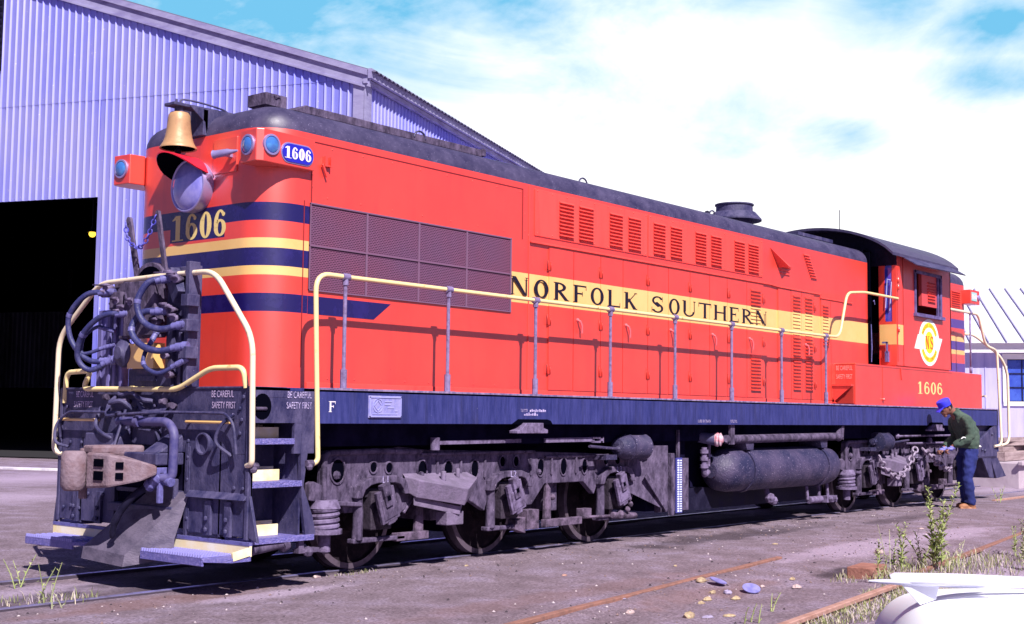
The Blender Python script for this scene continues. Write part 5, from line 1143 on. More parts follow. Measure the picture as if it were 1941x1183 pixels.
# ---- air tank, fuel fittings
m_ = MB(); m_.lathe((8.30, -1.20, .835), (1, 0, 0), [(0, .03), (.02, .12), (.10, .22), (.22, .285), (.40, .305), (3.30, .305), (3.48, .285), (3.60, .22), (3.68, .12), (3.70, .02)], 36); ta = m_.build('air_tank', TANK, loco)
m_ = MB()
for x in (8.98, 11.32): m_._lathe2(Vector((x, -1.20, .835)), Vector((1, 0, 0)), [(0, .305), (0, .325), (.09, .325), (.09, .305)], 32, 0); m_.prism([(x - .12, 1.24), (x + .14, 1.24), (x + .12, 1.12), (x - .06, 1.12)], -1.42, -1.05)
m_.lathe((8.31, -1.2, .835), (-1, 0, 0), [(0, .10), (.02, .10), (.022, .05)], 16); m_.build('tank_strap', TANK, ta)
m_ = MB(); m_.tube(spline([(8.45, -1.40, 1.27), (8.6, -1.40, 1.27), (11.6, -1.42, 1.29), (11.85, -1.42, 1.27)], 8), .06, 10); m_.box((8.40, -1.46, 1.2), (8.50, -1.42, 1.47)); m_.prism([(11.7, 1.30), (11.95, 1.24), (11.98, 1.46), (11.9, 1.46)], -1.46, -1.42); m_.build('walkway_brace', TRK, loco)
m_ = MB(); m_.tube(smooth_path([(8.22, -1.2, .82), (8.05, -1.24, .78), (8.02, -1.26, .9), (8.02, -1.26, 1.16)], 5, .06), .04, 10); m_.tube([(8.2, -1.22, .9), (8.22, -1.22, 1.2)], .025, 8)
for z in (.88, .98, 1.08): m_.cyl((8.02, -1.26, z), (8.02, -1.26, z + .05), .06, 10)
m_.build('safety_valve', TRKL, loco)
m_ = MB(); m_.lathe((7.95, -1.20, 1.30), (.7, -.5, -.1), [(0, .07), (.3, .09)], 14); ff = m_.build('fuel_filler', BLK, loco)
m_ = MB(); m_.lathe((8.16, -1.36, 1.27), (.3, -1, 0), [(0, .095), (.03, .10), (.05, .08), (.07, .09), (.09, .05), (.1, .04)], 16); m_.build('filler_cap', mat('red_cap', (.55, .16, .22), (.6, .5, .6), rough=.5, scale=18, amt=.5), ff)
m_ = MB(); m_.box((6.98, -1.40, .30), (7.05, -1.34, 1.1)); m_.box((6.95, -1.2, .33), (7.72, -1.15, 1.02)); m_.add([(6.22, -1.15, .66), (6.4, -1.15, 1.2), (6.95, -1.36, 1.2), (6.95, -1.36, .36)], [(0, 1, 2, 3)]); m_.bar((6.52, -1.30, .82), (6.92, -1.36, .38), .03, .06); m_.box((7.3, -1.3, .98), (7.34, -1.26, 1.4)); m_.build('tank_guard', TRK, loco, bevel=.005)
m_ = MB(); m_.box((7.08, -1.41, .33), (7.22, -1.39, 1.04)); gg = m_.build('sight_gauge', mat('gauge_dark', (.06, .06, .30), rough=.3), loco)
m_ = MB()
for i in range(22): m_.box((7.10, -1.416, .345 + .031 * i), (7.14, -1.410, .365 + .031 * i)); m_.box((7.165, -1.416, .345 + .031 * i), (7.20, -1.410, .362 + .031 * i))
m_.build('gauge_mark', mat('gauge_white', (.75, .8, .95), rough=.3), gg)
m_ = MB()
for x in (11.05, 11.45, 11.75): m_.cyl((x, -1.28, .32), (x, -1.25, .66), .025, 7)
m_.cyl((11.05, -1.3, .32), (11.45, -1.3, .32), .055, 10); m_.box((11.6, -1.34, .26), (11.95, -1.24, .36)); m_.sphere((11.7, -1.35, .31), .05, 8); m_.sphere((11.86, -1.35, .31), .045, 8); m_.sphere((9.85, -1.28, .40), .08, 8); m_.sphere((9.95, -1.28, .36), .07, 8); m_.cyl((9.85, -1.25, .4), (9.85, -1.2, .6), .04, 8)
m_.build('drain_valve', TRKL, loco)
m_ = MB(); m_.box((7.9, -1.05, .30), (12.0, -.9, .60)); m_.build('tank_skirt', BLKD, loco)

c1 = chain([(13.25, -1.48, .96), (13.40, -1.50, .78), (13.95, -1.50, .60), (14.40, -1.50, .76), (14.80, -1.49, 1.08)], .15, .048, .02, CHAING, 'chain')
tag(c1, 'heavy dusty chain looped over the rear truck, left of the workman', 'chain')
c2 = chain([(15.1, -1.49, 1.05), (15.45, -1.50, .93), (15.75, -1.50, .78), (16.1, -1.50, .68), (16.5, -1.45, .66)], .15, .048, .02, CHAING, 'chain')
tag(c2, 'heavy dusty chain in the hands of the workman beside the rear wheels', 'chain')

# ================================================================== CORRUGATED SHED
A0 = Vector((15.32, 28.11, 0)); a_ = R_(-69.5); U1 = Vector((math.cos(a_), math.sin(a_), 0)); U2 = Vector((-U1.y, U1.x, 0))   # U1 along the front (to the right), U2 backwards
shed = thing('corrugated_shed', 'tall galvanised corrugated engine shed with open dark doorway on the left', 'shed', A0)
def SP(s, d, z): p = U1 * s + U2 * d; return (p.x, p.y, z)
CS = 11.53                      # corner position along the front
def rooftop(s): return 11.62 + (CS - s) * .335 if s > -14 else 11.62 + (CS + 14) * .335 - (-14 - s) * .335
GALV = mat('galvanised_sheet', (.50, .48, .84), (.20, .22, .90), rough=.36, metal=.55, scale=.28, amt=.50, sharp=.45, stretch=(1, 1, .5), speck=(.6, .56, .85), speck_scale=9, speck_th=.70)  # violet-blue sky reflection and pale highlights put into the base colour
def ribbed(m_, s0, s1, zlo, zhi, d=0., along=True, pitch=.262):
    n = int(round((s1 - s0) / pitch)); pr = [(0, 0), (.170, 0), (.176, -.022), (.190, -.042), (.208, -.050), (.228, -.042), (.244, -.022), (.262, 0)]
    vs_ = []; xs_ = []
    for i in range(n):
        for a, h in pr[:-1]: xs_.append((s0 + i * pitch + a * pitch / .262, h))
    xs_.append((s0 + n * pitch, 0))
    for x, h in xs_:
        lo = zlo(x) if callable(zlo) else zlo; hi = zhi(x) if callable(zhi) else zhi
        for z in (lo, hi): vs_.append(SP(x, d + h, z) if along else SP(d - h, x, z))
    m_.add(vs_, [(2 * i, 2 * i + 2, 2 * i + 3, 2 * i + 1) for i in range(len(xs_) - 1)], 0, True)
m_ = MB()
DR = 2.33                       # right jamb of the doorway
seam = 11.45
ribbed(m_, -27.7, -7.0, -.1, lambda s: min(11.60, rooftop(s))); ribbed(m_, -7.0, -7.0 + .262 * 35, 8.42, 11.60); ribbed(m_, -7.0 + .262 * 35, CS, -.1, 11.60)
ribbed(m_, -27.7, CS, 11.60, lambda s: rooftop(s), d=-.012)
fwl = m_.build('front_wall', GALV, shed)
m_ = MB(); DRr = -7.0 + .262 * 35
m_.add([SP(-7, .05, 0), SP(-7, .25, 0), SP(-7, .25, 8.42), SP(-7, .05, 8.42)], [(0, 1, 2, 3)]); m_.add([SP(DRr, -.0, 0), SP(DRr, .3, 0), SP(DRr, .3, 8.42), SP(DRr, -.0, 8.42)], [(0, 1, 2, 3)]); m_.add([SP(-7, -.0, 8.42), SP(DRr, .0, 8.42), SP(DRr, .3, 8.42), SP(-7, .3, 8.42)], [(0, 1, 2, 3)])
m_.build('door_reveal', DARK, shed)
m_ = MB(); ribbed(m_, 0.0, 46.0, -.1, 11.62, d=CS, along=False); m_.build('side_wall', GALV, shed)
TRIM = mat('roof_trim', (.40, .37, .60), (.24, .21, .42), rough=.45, metal=.3, scale=1.2, amt=.46, stretch=(1, 1, 3))
m_ = MB()
def tri(s0, s1, d0, d1, dz0, dz1):
    vs_ = [SP(s, d, rooftop(s) + dz) for s in (s0, s1) for d in (d0, d1) for dz in (dz0, dz1)]
    m_.add(vs_, [(0, 1, 3, 2), (4, 6, 7, 5), (0, 2, 6, 4), (1, 5, 7, 3), (0, 4, 5, 1), (2, 3, 7, 6)])
tri(-14, CS + .25, -.14, -.06, -.22, .24); tri(-14, CS + .2, -.22, -.14, .10, .28); tri(-28, -14, -.14, -.06, -.22, .24); tri(-14, CS + .1, -.17, -.05, -.28, -.22)
# corner post and eave fascia
vs_ = [SP(s, d, z) for s in (CS - .3, CS + .07) for d in (-.10, -.055) for z in (-.1, 11.5)]; m_.add(vs_, [(0, 1, 3, 2), (4, 6, 7, 5), (0, 2, 6, 4), (1, 5, 7, 3), (0, 4, 5, 1), (2, 3, 7, 6)])
vs_ = [SP(s, d, z) for s in (CS + .055, CS + .10) for d in (-.10, .35) for z in (-.1, 11.5)]; m_.add(vs_, [(0, 1, 3, 2), (4, 6, 7, 5), (0, 2, 6, 4), (1, 5, 7, 3), (0, 4, 5, 1), (2, 3, 7, 6)])
for z0, z1, s0, s1 in ((11.42, 11.56, CS + .07, CS + .20), (11.56, 11.86, CS + .22, CS + .34)):
    vs_ = [SP(s, d, z) for s in (s0, s1) for d in (-.2, 46.2) for z in (z0, z1)]; m_.add(vs_, [(0, 1, 3, 2), (4, 6, 7, 5), (0, 2, 6, 4), (1, 5, 7, 3), (0, 4, 5, 1), (2, 3, 7, 6)])
m_.build('eave_trim', TRIM, shed)
# roof sheets (ribbed edge at the eave)
m_ = MB(); n = 150; vs_ = []
for i in range(n * 2 + 1):
    d = -.2 + 46.4 * i / (2 * n); h = .07 * (i % 2)
    vs_ += [SP(-14, d, rooftop(-14) + .30 + h), SP(CS + .45, d, rooftop(CS + .45) + .26 + h)]
m_.add(vs_, [(2 * i, 2 * i + 1, 2 * i + 3, 2 * i + 2) for i in range(2 * n)])
m_.add([SP(-14, -.2, rooftop(-14) + .28), SP(-28, -.2, rooftop(-28) + .28), SP(-28, 46, rooftop(-28) + .28), SP(-14, 46, rooftop(-14) + .28)], [(0, 1, 2, 3)])
m_.build('roof', mat('roof_sheet', (.10, .09, .16), rough=.6), shed)
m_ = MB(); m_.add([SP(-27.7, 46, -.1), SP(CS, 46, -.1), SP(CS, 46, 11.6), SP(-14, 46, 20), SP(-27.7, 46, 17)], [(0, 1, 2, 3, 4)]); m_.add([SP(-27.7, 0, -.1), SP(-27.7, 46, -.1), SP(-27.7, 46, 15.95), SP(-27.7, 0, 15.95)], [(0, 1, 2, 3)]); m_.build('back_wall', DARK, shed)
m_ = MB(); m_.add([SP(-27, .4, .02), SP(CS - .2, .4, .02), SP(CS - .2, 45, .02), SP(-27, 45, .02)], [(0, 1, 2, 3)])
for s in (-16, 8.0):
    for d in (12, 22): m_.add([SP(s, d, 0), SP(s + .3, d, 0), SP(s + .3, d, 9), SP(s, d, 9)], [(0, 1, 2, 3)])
m_.build('floor', mat('shade_floor', (.008, .006, .012), rough=1), shed)  # floor and posts near-black for the shed's inner shade
m_ = MB()
for i in range(13):
    z = 12.9 + .22 * i; vs_ = [SP(s, d, zz) for s, d, zz in ((-6, -.08, z), (-1.85, -.08, z), (-1.85, -.14, z + .12), (-6, -.14, z + .12))]; m_.add(vs_, [(0, 1, 2, 3)])
vs_ = [SP(-6, -.07, 12.85), SP(-1.80, -.07, 12.85), SP(-1.80, -.07, 15.9), SP(-6, -.07, 15.9)]; m_.add(vs_, [(0, 1, 2, 3)]); m_.build('wall_louver', BLKD, shed)
m_ = MB(); ribbed(m_, -18.0, -11.5, 2.6, 6.2, d=16); ribbed(m_, -24.0, -22.6, 3.0, 6.4, d=14); m_.build('inner_partition', mat('dim_inner_sheet', (.035, .035, .08), (.01, .01, .025), rough=.5, scale=1, stretch=(1, 1, .3)), shed)
lp = thing('hanging_lamp', 'lit yellow lamp hanging inside the dark shed doorway', 'lamp', Vector(A0) + Vector(SP(-.25, 3.0, 7.72)))
m_ = MB(); m_.sphere((0, 0, 0), .12, 14); m_.build('bulb', mat('lit_bulb', (1, .75, .1), emit=(1, .62, .05), emit_s=1.6), lp)
m_ = MB(); m_.lathe((0, 0, .06), (0, 0, 1), [(0, .2), (.12, .06), (.2, .05)], 14); m_.cyl((0, 0, .2), (0, 0, 3.9), .015, 5); m_.build('lamp_shade', BLKD, lp)
# white band, its shine put into the colour: threshold in front of the doors
m_ = MB()
vs_ = [SP(s, d, z) for s in (-9, 9) for d in (-6.4, -6.0) for z in (-.02, .03)]; m_.add(vs_, [(0, 1, 3, 2), (4, 6, 7, 5), (0, 2, 6, 4), (1, 5, 7, 3), (0, 4, 5, 1), (2, 3, 7, 6)])
ap = m_.build('shiny_strip', mat('white_strip', (.85, .8, .88), (.5, .45, .55), rough=.4, scale=3), None, loc=A0); tag(ap, 'white strip lying across the ground before the shed doorway, coloured for its shine', 'ground_strip')

# ================================================================== WORKSHOP ON THE RIGHT
B0 = Vector((32.4, 3.2, 0)); a_ = R_(-63.5); V1 = Vector((math.cos(a_), math.sin(a_), 0)); V2 = Vector((-V1.y, V1.x, 0))
ws = thing('workshop', 'low pale workshop with white metal roof and dark paned window behind the locomotive', 'workshop', B0)
def WP(s, d, z): p = V1 * s + V2 * d; return (p.x, p.y, z)
def wbox(m_, s0, s1, d0, d1, z0, z1, mi=0):
    vs_ = [WP(s, d, z) for s in (s0, s1) for d in (d0, d1) for z in (z0, z1)]; m_.add(vs_, [(0, 1, 3, 2), (4, 6, 7, 5), (0, 2, 6, 4), (1, 5, 7, 3), (0, 4, 5, 1), (2, 3, 7, 6)], mi)
WW = mat('weathered_pale_wall', (.52, .48, .80), (.36, .33, .66), rough=.6, scale=1.6, amt=.5, stretch=(3, 3, .4), sharp=.4)
m_ = MB()
wx0, wx1, wz0, wz1 = .42, 3.0, 2.16, 3.42
wbox(m_, -14, wx0, 0, .1, -.1, 3.9); wbox(m_, wx1, 9, 0, .1, -.1, 3.9); wbox(m_, wx0, wx1, 0, .1, -.1, wz0); wbox(m_, wx0, wx1, 0, .1, wz1, 3.9); wbox(m_, -14, 9, 13.9, 14, -.1, 3.9); wbox(m_, -14, -13.9, .1, 13.9, -.1, 3.9); wbox(m_, 8.9, 9, .1, 13.9, -.1, 3.9)
for i in range(60): wbox(m_, -13.9 + .38 * i, -13.87 + .38 * i, -.02, 0, .0, 3.6) if not (wx0 - .1 < -13.9 + .38 * i < wx1 + .1) else None
m_.build('wall', WW, ws)
m_ = MB(); wbox(m_, -14.2, 9.2, -.35, .02, 3.62, 3.92); wbox(m_, wx0 - .12, wx1 + .1, -.05, .02, 2.02, 2.15); wbox(m_, wx0 - .13, wx0, -.05, .02, 2.15, 3.45); wbox(m_, wx0 - .13, wx1 + .1, -.05, .02, 3.43, 3.60); m_.build('trim', mat('white_trim', (.80, .78, .82), rough=.5), ws)
m_ = MB(); vs_ = [WP(-14.3, -.5, 3.9), WP(9.3, -.5, 3.9), WP(9.3, 7, 6.25), WP(-14.3, 7, 6.25), WP(-14.3, 14.5, 3.9), WP(9.3, 14.5, 3.9)]; m_.add(vs_, [(0, 1, 2, 3), (3, 2, 5, 4)]); rf = m_.build('roof', mat('white_metal_roof', (.68, .66, .76), (.50, .48, .64), rough=.45, scale=.8, amt=.42, sharp=.4), ws)
m_ = MB()
for i in range(46):
    s = -14.2 + .52 * i; m_.bar(WP(s, -.5, 3.925), WP(s, 7, 6.275), .035, .05)
m_.build('standing_seam', mat('seam_blue_grey', (.34, .32, .52), rough=.6), rf)  # seam bars in a darker blue-grey than the roof
m_ = MB(); wbox(m_, wx0, wx1, .02, .05, wz0, wz1); wn = m_.build('window', mat('workshop_glass', (.03, .06, .42), (.06, .12, .55), rough=.12, scale=1.5, amt=.5), ws)
m_ = MB()
for i in range(6): wbox(m_, wx0 + (wx1 - wx0) * i / 6 - .012, wx0 + (wx1 - wx0) * i / 6 + .012, -.01, .06, wz0, wz1)
for i in range(4): wbox(m_, wx0, wx1, -.012, .058, wz0 + (wz1 - wz0) * i / 3 - .012, wz0 + (wz1 - wz0) * i / 3 + .012)
m_.build('muntin', BLKD, wn)
# loading platform with timber beside the track
m_ = MB(); m_.box((0, 0, 0), (14, 5, .62)); m_.box((-.1, -.12, .56), (14, 0, .66)); pf = m_.build('loading_platform', mat('pale_concrete', (.50, .42, .50), (.36, .28, .34), rough=.85, scale=1.3, amt=.5, bump=.5, bscale=6, sharp=.4), None, loc=(24.2, -.2, -.05), bevel=.02)
tag(pf, 'low pale concrete loading platform behind the rear steps of the locomotive', 'platform')
WOOD = mat('old_timber', (.22, .15, .16), (.40, .30, .32), rough=.85, scale=2.5, amt=.5, stretch=(.4, 5, 5), bump=.4)
for i, (x, y, z, l, w_, h_, r) in enumerate(((24.9, .35, .58, 5, .35, .22, 4), (24.8, .9, .58, 5, .35, .2, -3), (25.2, .5, .80, 4.2, .4, .12, 8), (25.0, .8, .93, 4.6, .5, .1, -5), (25.6, .6, 1.04, 3.6, .4, .1, 3))):
    m_ = MB(); m_.box((0, 0, 0), (l, w_, h_)); o_ = m_.build('timber_beam', WOOD, None, loc=(x, y, z), bevel=.01); o_.rotation_euler = (0, R_(random.uniform(-.3, .3)), R_(r))
    tag(o_, ['thick weathered beam at the near edge of the timber pile', 'thick weathered beam at the back of the timber pile', 'flat plank lying on the two lowest beams of the timber pile', 'wide plank second from the top of the timber pile', 'topmost short plank of the timber pile'][i], 'timber', 'timber pile on the platform')

# ================================================================== WORKMAN
man = thing('person', 'workman in blue cap, green jacket and dark blue jeans bending over the rear truck', 'person', (15.57, -2.06, .010), math.atan2(.62, -.78))
man.scale = (1.18, 1.18, 1.17)
def skin(name, verts, edges, material, parent, root=0, sub=2):
    me = D.meshes.new(name); me.from_pydata([v[0] for v in verts], edges, []); me.materials.append(material)
    o = D.objects.new(name, me); COL.objects.link(o)
    sk = o.modifiers.new('skin', 'SKIN'); sk.use_smooth_shade = True
    for i, v in enumerate(verts):
        q = me.skin_vertices[0].data[i]; q.radius = v[1] if isinstance(v[1], tuple) else (v[1], v[1]); q.use_root = (i == root)
    if sub: s_ = o.modifiers.new('sub', 'SUBSURF'); s_.levels = sub; s_.render_levels = sub
    dg = bpy.context.evaluated_depsgraph_get(); me2 = D.meshes.new_from_object(o.evaluated_get(dg)); D.objects.remove(o)
    o = D.objects.new(name, me2); COL.objects.link(o); o.parent = parent
    return o
SKIN = mat('skin_brown', (.24, .10, .075), (.30, .14, .10), rough=.5, scale=30, amt=.4)
GLOVE = mat('work_glove', (.18, .18, .55), rough=.8)
SHIRT = mat('green_jacket', (.060, .095, .075), (.035, .06, .05), rough=.85, scale=7, amt=.45, bump=.5, bscale=14)
JEAN = mat('blue_jeans', (.012, .020, .16), (.006, .010, .08), rough=.85, scale=6, amt=.45, bump=.5, bscale=12, stretch=(1, 1, .5))
BOOT = mat('tan_boot', (.38, .16, .08), (.22, .09, .05), rough=.6, scale=12)
CAPM = mat('blue_cap', (.035, .04, .80), rough=.7)
# solids are fused with a voxel remesh so every piece is one continuous skin
def ell(m_, pts, n=16):
    """loft through ((x,y,z), rx, ry): rx across the path in the x-z plane, ry sideways"""
    C = [Vector(p[0]) for p in pts]; vs_ = []
    for i, (p, rx, ry) in enumerate(pts):
        d = (C[min(i + 1, len(C) - 1)] - C[max(i - 1, 0)]).normalized(); sdw = Vector((0, 1, 0)); sdw = (sdw - d * sdw.dot(d)).normalized(); f_ = d.cross(sdw)
        for k in range(n): a = 2 * math.pi * k / n; vs_.append(C[i] + f_ * (rx * math.cos(a)) + sdw * (ry * math.sin(a)))
    fs_ = [(i * n + k, i * n + (k + 1) % n, (i + 1) * n + (k + 1) % n, (i + 1) * n + k) for i in range(len(pts) - 1) for k in range(n)] + [tuple(reversed(range(n))), tuple((len(pts) - 1) * n + k for k in range(n))]
    m_.add(vs_, fs_, 0, True)
def fuse(m_, name, material, parent, vox=.012, sm=3, fold=0):
    o = m_.build(name, material, None, weld=False, split=False)
    r = o.modifiers.new('r', 'REMESH'); r.mode = 'VOXEL'; r.voxel_size = vox; r.use_smooth_shade = True
    q = o.modifiers.new('s', 'SMOOTH'); q.iterations = sm; q.factor = .5
    bpy.context.view_layer.update(); dg = bpy.context.evaluated_depsgraph_get(); me2 = D.meshes.new_from_object(o.evaluated_get(dg)); D.objects.remove(o)
    o = D.objects.new(name, me2); COL.objects.link(o); o.parent = parent
    me2.materials.clear(); me2.materials.append(material)
    if fold:
        nn = [v.normal.copy() for v in me2.vertices]
        for v, n_ in zip(me2.vertices, nn):
            c_ = v.co; f_ = noise.noise(Vector((c_.x * 9, c_.y * 9, c_.z * 15))) + .6 * noise.noise(Vector((c_.x * 20 + 5, c_.y * 20, c_.z * 26)))
            v.co = c_ + n_ * fold * f_
    return o
ROTH = Matrix.Rotation(R_(30), 3, 'Y'); PIV = Vector((.215, 0, 1.50)); DH = Vector((-.03, 0, -.035))
def nod(m_, a=0):
    for i in range(a, len(m_.v)): m_.v[i] = tuple(PIV + ROTH @ (Vector(m_.v[i]) - PIV) + DH)
    return m_
m_ = MB()
m_.sphere((.285, 0, 1.60), .098, 18, 0, (1.0, .80, 1.12)); m_.sphere((.33, 0, 1.555), .062, 14, 0, (1.0, .85, .9)); m_.sphere((.385, 0, 1.575), .020, 10, 0, (1.1, .7, 1.3)); m_.sphere((.375, 0, 1.535), .022, 10, 0, (.8, 1.2, .6)); m_.sphere((.355, 0, 1.505), .03, 10); m_.sphere((.365, 0, 1.61), .03, 10, 0, (.7, 1.8, .5))
for s in (-1, 1): m_.sphere((.27, s * .082, 1.585), .024, 10, 0, (.8, .5, 1.3))
nod(m_)
ell(m_, [((.10, 0, 1.34), .06, .08), ((.165, 0, 1.43), .058, .058), ((.235, 0, 1.52), .06, .058)])
ell(m_, [((-.05, 0, .90), .08, .11), ((-.04, 0, 1.12), .08, .11), ((.04, 0, 1.32), .08, .13), ((.10, 0, 1.38), .05, .08)])
HANDS = ((1, .335, .15, .905), (-1, .285, -.155, .885))
for s, hx, hy, hz in HANDS:
    ell(m_, [((.07, s * .16, 1.35), .05, .05), ((.035 if s > 0 else .0, s * .235, 1.10), .04, .04), ((hx - .09, hy + s * .03, hz + .075), .030, .030), ((hx - .03, hy, hz + .02), .024, .03)])
    m_.sphere((hx, hy, hz - .01), .040, 12, 0, (1.0, .95, .55))
    for dy_, l in ((-.028, .030), (-.010, .036), (.009, .034), (.026, .027)):
        m_.tube([(hx + .02, hy + dy_, hz - .012), (hx + .03 + l, hy + dy_, hz - .03), (hx + .03 + l * .9, hy + dy_, hz - .062), (hx + .015, hy + dy_, hz - .078)], .009, 8, 0, True, [.0105, .010, .009, .008])
    m_.tube([(hx - .01, hy - s * .03, hz - .01), (hx + .02, hy - s * .048, hz - .03), (hx + .035, hy - s * .040, hz - .058)], .011, 8, 0, True, [.013, .0115, .009])
    ell(m_, [((-.05, s * .09, .88), .07, .07), ((.02 if s > 0 else -.03, s * .11, .46), .05, .05), ((-.005 if s > 0 else -.10, s * .12, .08), .04, .04)])
body = fuse(m_, 'body', SKIN, man, .008, 2)
for y in (.030, -.030): m_ = MB(); m_.sphere((.374, y, 1.592), .010, 8); nod(m_).build('eye', BLACKP, man)
m_ = MB(); m_.sphere((.268, 0, 1.612), .101, 16, 0, (.90, .84, 1.0)); nod(m_).build('hair', BLACKP, man)
m_ = MB(); m_.lathe((.285, 0, 1.640), (-.05, 0, 1), [(-.01, .094), (.03, .100), (.065, .103), (.085, .098), (.096, .078), (.099, .0)], 22); m_.add([(.34, -.070, 1.640), (.435, -.050, 1.605), (.44, .050, 1.605), (.34, .070, 1.640), (.34, -.070, 1.655), (.44, -.050, 1.614), (.445, .050, 1.614), (.34, .070, 1.655)], [(0, 3, 2, 1), (4, 5, 6, 7), (0, 1, 5, 4), (1, 2, 6, 5), (2, 3, 7, 6)]); nod(m_).build('cap', CAPM, man, split=False)
m_ = MB()
ell(m_, [((-.05, 0, .90), .14, .17), ((-.055, 0, .95), .155, .18), ((-.07, 0, 1.03), .16, .185), ((-.05, 0, 1.14), .165, .19), ((.01, 0, 1.26), .155, .205), ((.065, 0, 1.35), .125, .19), ((.115, 0, 1.415), .085, .12), ((.145, 0, 1.455), .07, .078)])
ell(m_, [((.13, 0, 1.43), .082, .088), ((.175, 0, 1.475), .078, .082)])
for s, hx, hy, hz in HANDS:
    ex_ = .035 if s > 0 else .0
    ell(m_, [((.075, s * .13, 1.35), .07, .07), ((.065, s * .19, 1.33), .078, .074), ((.05, s * .228, 1.22), .072, .068), ((ex_, s * .243, 1.11), .068, .064), ((ex_ + .03, s * .236, 1.055), .066, .060), (((ex_ + hx) / 2, s * .20, 1.0), .060, .056), ((hx - .05, hy + s * .012, hz + .045), .047, .044)])
m_.sphere((-.10, .06, .97), .1, 12, 0, (.8, 1, .7)); m_.sphere((-.10, -.07, .985), .1, 12, 0, (.8, 1, .7)); m_.sphere((.07, .03, 1.0), .08, 12, 0, (.8, 1.2, 1))
fuse(m_, 'jacket', SHIRT, man, .013, 3, .012)
m_ = MB()
ell(m_, [((-.04, 0, 1.0), .12, .155), ((-.06, 0, .93), .135, .165), ((-.065, 0, .86), .14, .17), ((-.05, 0, .78), .12, .16)])
for s, x1, x2, y_ in ((1, .03, .0, .115), (-1, -.02, -.09, .115)):
    ell(m_, [((-.05, s * .085, .84), .115, .09), ((-.03, s * .095, .72), .11, .092), (((x1 - .02), s * .105, .58), .095, .085), ((x1, s * .11, .46), .085, .080), (((x1 + x2) / 2 - .01, s * y_, .28), .083, .076), ((x2 - .01, s * .12, .14), .082, .074), ((x2 + .01, s * .12, .075), .088, .074)])
fuse(m_, 'trousers', JEAN, man, .013, 3, .014)
for x, y in ((0, .12), (-.10, -.12)):
    m_ = MB(); m_.sphere((x - .03, y, .055), .06, 12, 0, (1.1, .85, .9)); m_.sphere((x + .09, y, .045), .055, 12, 0, (1.7, .9, .85)); m_.cyl((x - .01, y, .05), (x - .02, y, .16), .052, 12); m_.box((x - .09, y - .045, 0), (x + .175, y + .045, .022)); fuse(m_, 'boot', BOOT, man, .009, 2)
for s, hx, hy, hz in HANDS:
    m_ = MB(); m_.sphere((hx - .005, hy, hz - .006), .048, 12, 0, (1.05, 1.0, .62)); m_.cyl((hx - .075, hy + s * .01, hz + .03), (hx - .02, hy, hz + .005), .036, 10); m_.build('glove', GLOVE, man, split=False)
m_ = MB(); m_.sphere((-.20, .05, .935), .05, 8, 0, (.6, 1.5, .6)); m_.sphere((-.20, -.02, .96), .045, 8, 0, (.7, 1.2, .6)); m_.build('belt_rag', mat('white_rag', (.8, .78, .8), rough=.9), man)
m_ = MB(); m_.tube([(.175 + .045 * math.cos(R_(a)), .275, 1.03 + .05 * math.sin(R_(a))) for a in range(30, 150, 20)], .008, 6); m_.build('cuff', mat('white_cuff', (.8, .8, .85)), man)

# ================================================================== CAR (parked beside the photographer)
rtn = Vector((.633, -.774, 0)).normalized()
car = thing('parked_car', 'white sedan parked in the right foreground with a jet shaped hood ornament', 'car', Vector((-3.285, -8.643, 0)) + rtn * .17, math.atan2(.774, -.633) + R_(-13))
WHC = mat('white_car_paint', (.88, .88, .93), (.86, .86, .92), rough=.4, scale=1, spec=.4)
# cross sections from nose (x=0) backwards; car local +x is the nose direction
def cs(x, hw, zb, zf, zc):   # half width, bottom, fender top, centre hood height
    return [(x, -hw * .86, zb), (x, -hw * .98, zb + .12), (x, -hw, (zb + zf) / 2), (x, -hw * .97, zf - .10), (x, -hw * .88, zf - .01), (x, -hw * .74, zf - .005), (x, -hw * .52, (zf + zc) / 2 - .015), (x, -hw * .25, zc - .02), (x, 0, zc),
            (x, hw * .25, zc - .02), (x, hw * .52, (zf + zc) / 2 - .015), (x, hw * .74, zf - .005), (x, hw * .88, zf - .01), (x, hw * .97, zf - .10), (x, hw, (zb + zf) / 2), (x, hw * .98, zb + .12), (x, hw * .86, zb)]
secs = [cs(.16, .62, .42, .62, .60), cs(.15, .74, .38, .76, .76), cs(.11, .80, .34, .86, .88), cs(.04, .84, .32, .92, .965), cs(-.06, .86, .31, .945, 1.005), cs(-.25, .87, .30, .955, 1.022), cs(-.6, .88, .30, .96, 1.03), cs(-1.35, .88, .30, .97, 1.05), cs(-2.2, .89, .30, .96, 1.0), cs(-3.2, .89, .30, .95, 1.0), cs(-3.9, .88, .32, .93, .97), cs(-4.5, .84, .36, .86, .88), cs(-4.75, .74, .42, .74, .72)]
m_ = MB(); k = len(secs[0])
vs_ = [p for s_ in secs for p in s_]; fs_ = [(i * k + j, i * k + j + 1, (i + 1) * k + j + 1, (i + 1) * k + j) for i in range(len(secs) - 1) for j in range(k - 1)] + [(i * k + k - 1, i * k, (i + 1) * k, (i + 1) * k + k - 1) for i in range(len(secs) - 1)] + [tuple(range(k)), tuple((len(secs) - 1) * k + j for j in reversed(range(k)))]
m_.add(vs_, fs_, 0, True); cb = m_.build('body', WHC, car); sb = cb.modifiers.new('sub', 'SUBSURF'); sb.levels = 2; sb.render_levels = 2
m_ = MB(); gl = [(-1.35, .72, 1.02), (-1.9, .62, 1.42), (-3.0, .62, 1.44), (-3.7, .70, 1.0)]
vs_ = [(x, s * w_, z) for x, w_, z in gl for s in (-1, 1)]; m_.add(vs_, [(0, 1, 3, 2), (4, 5, 7, 6), (0, 2, 4, 6), (1, 7, 5, 3)]); m_.build('window_glass', GLASSB, car)
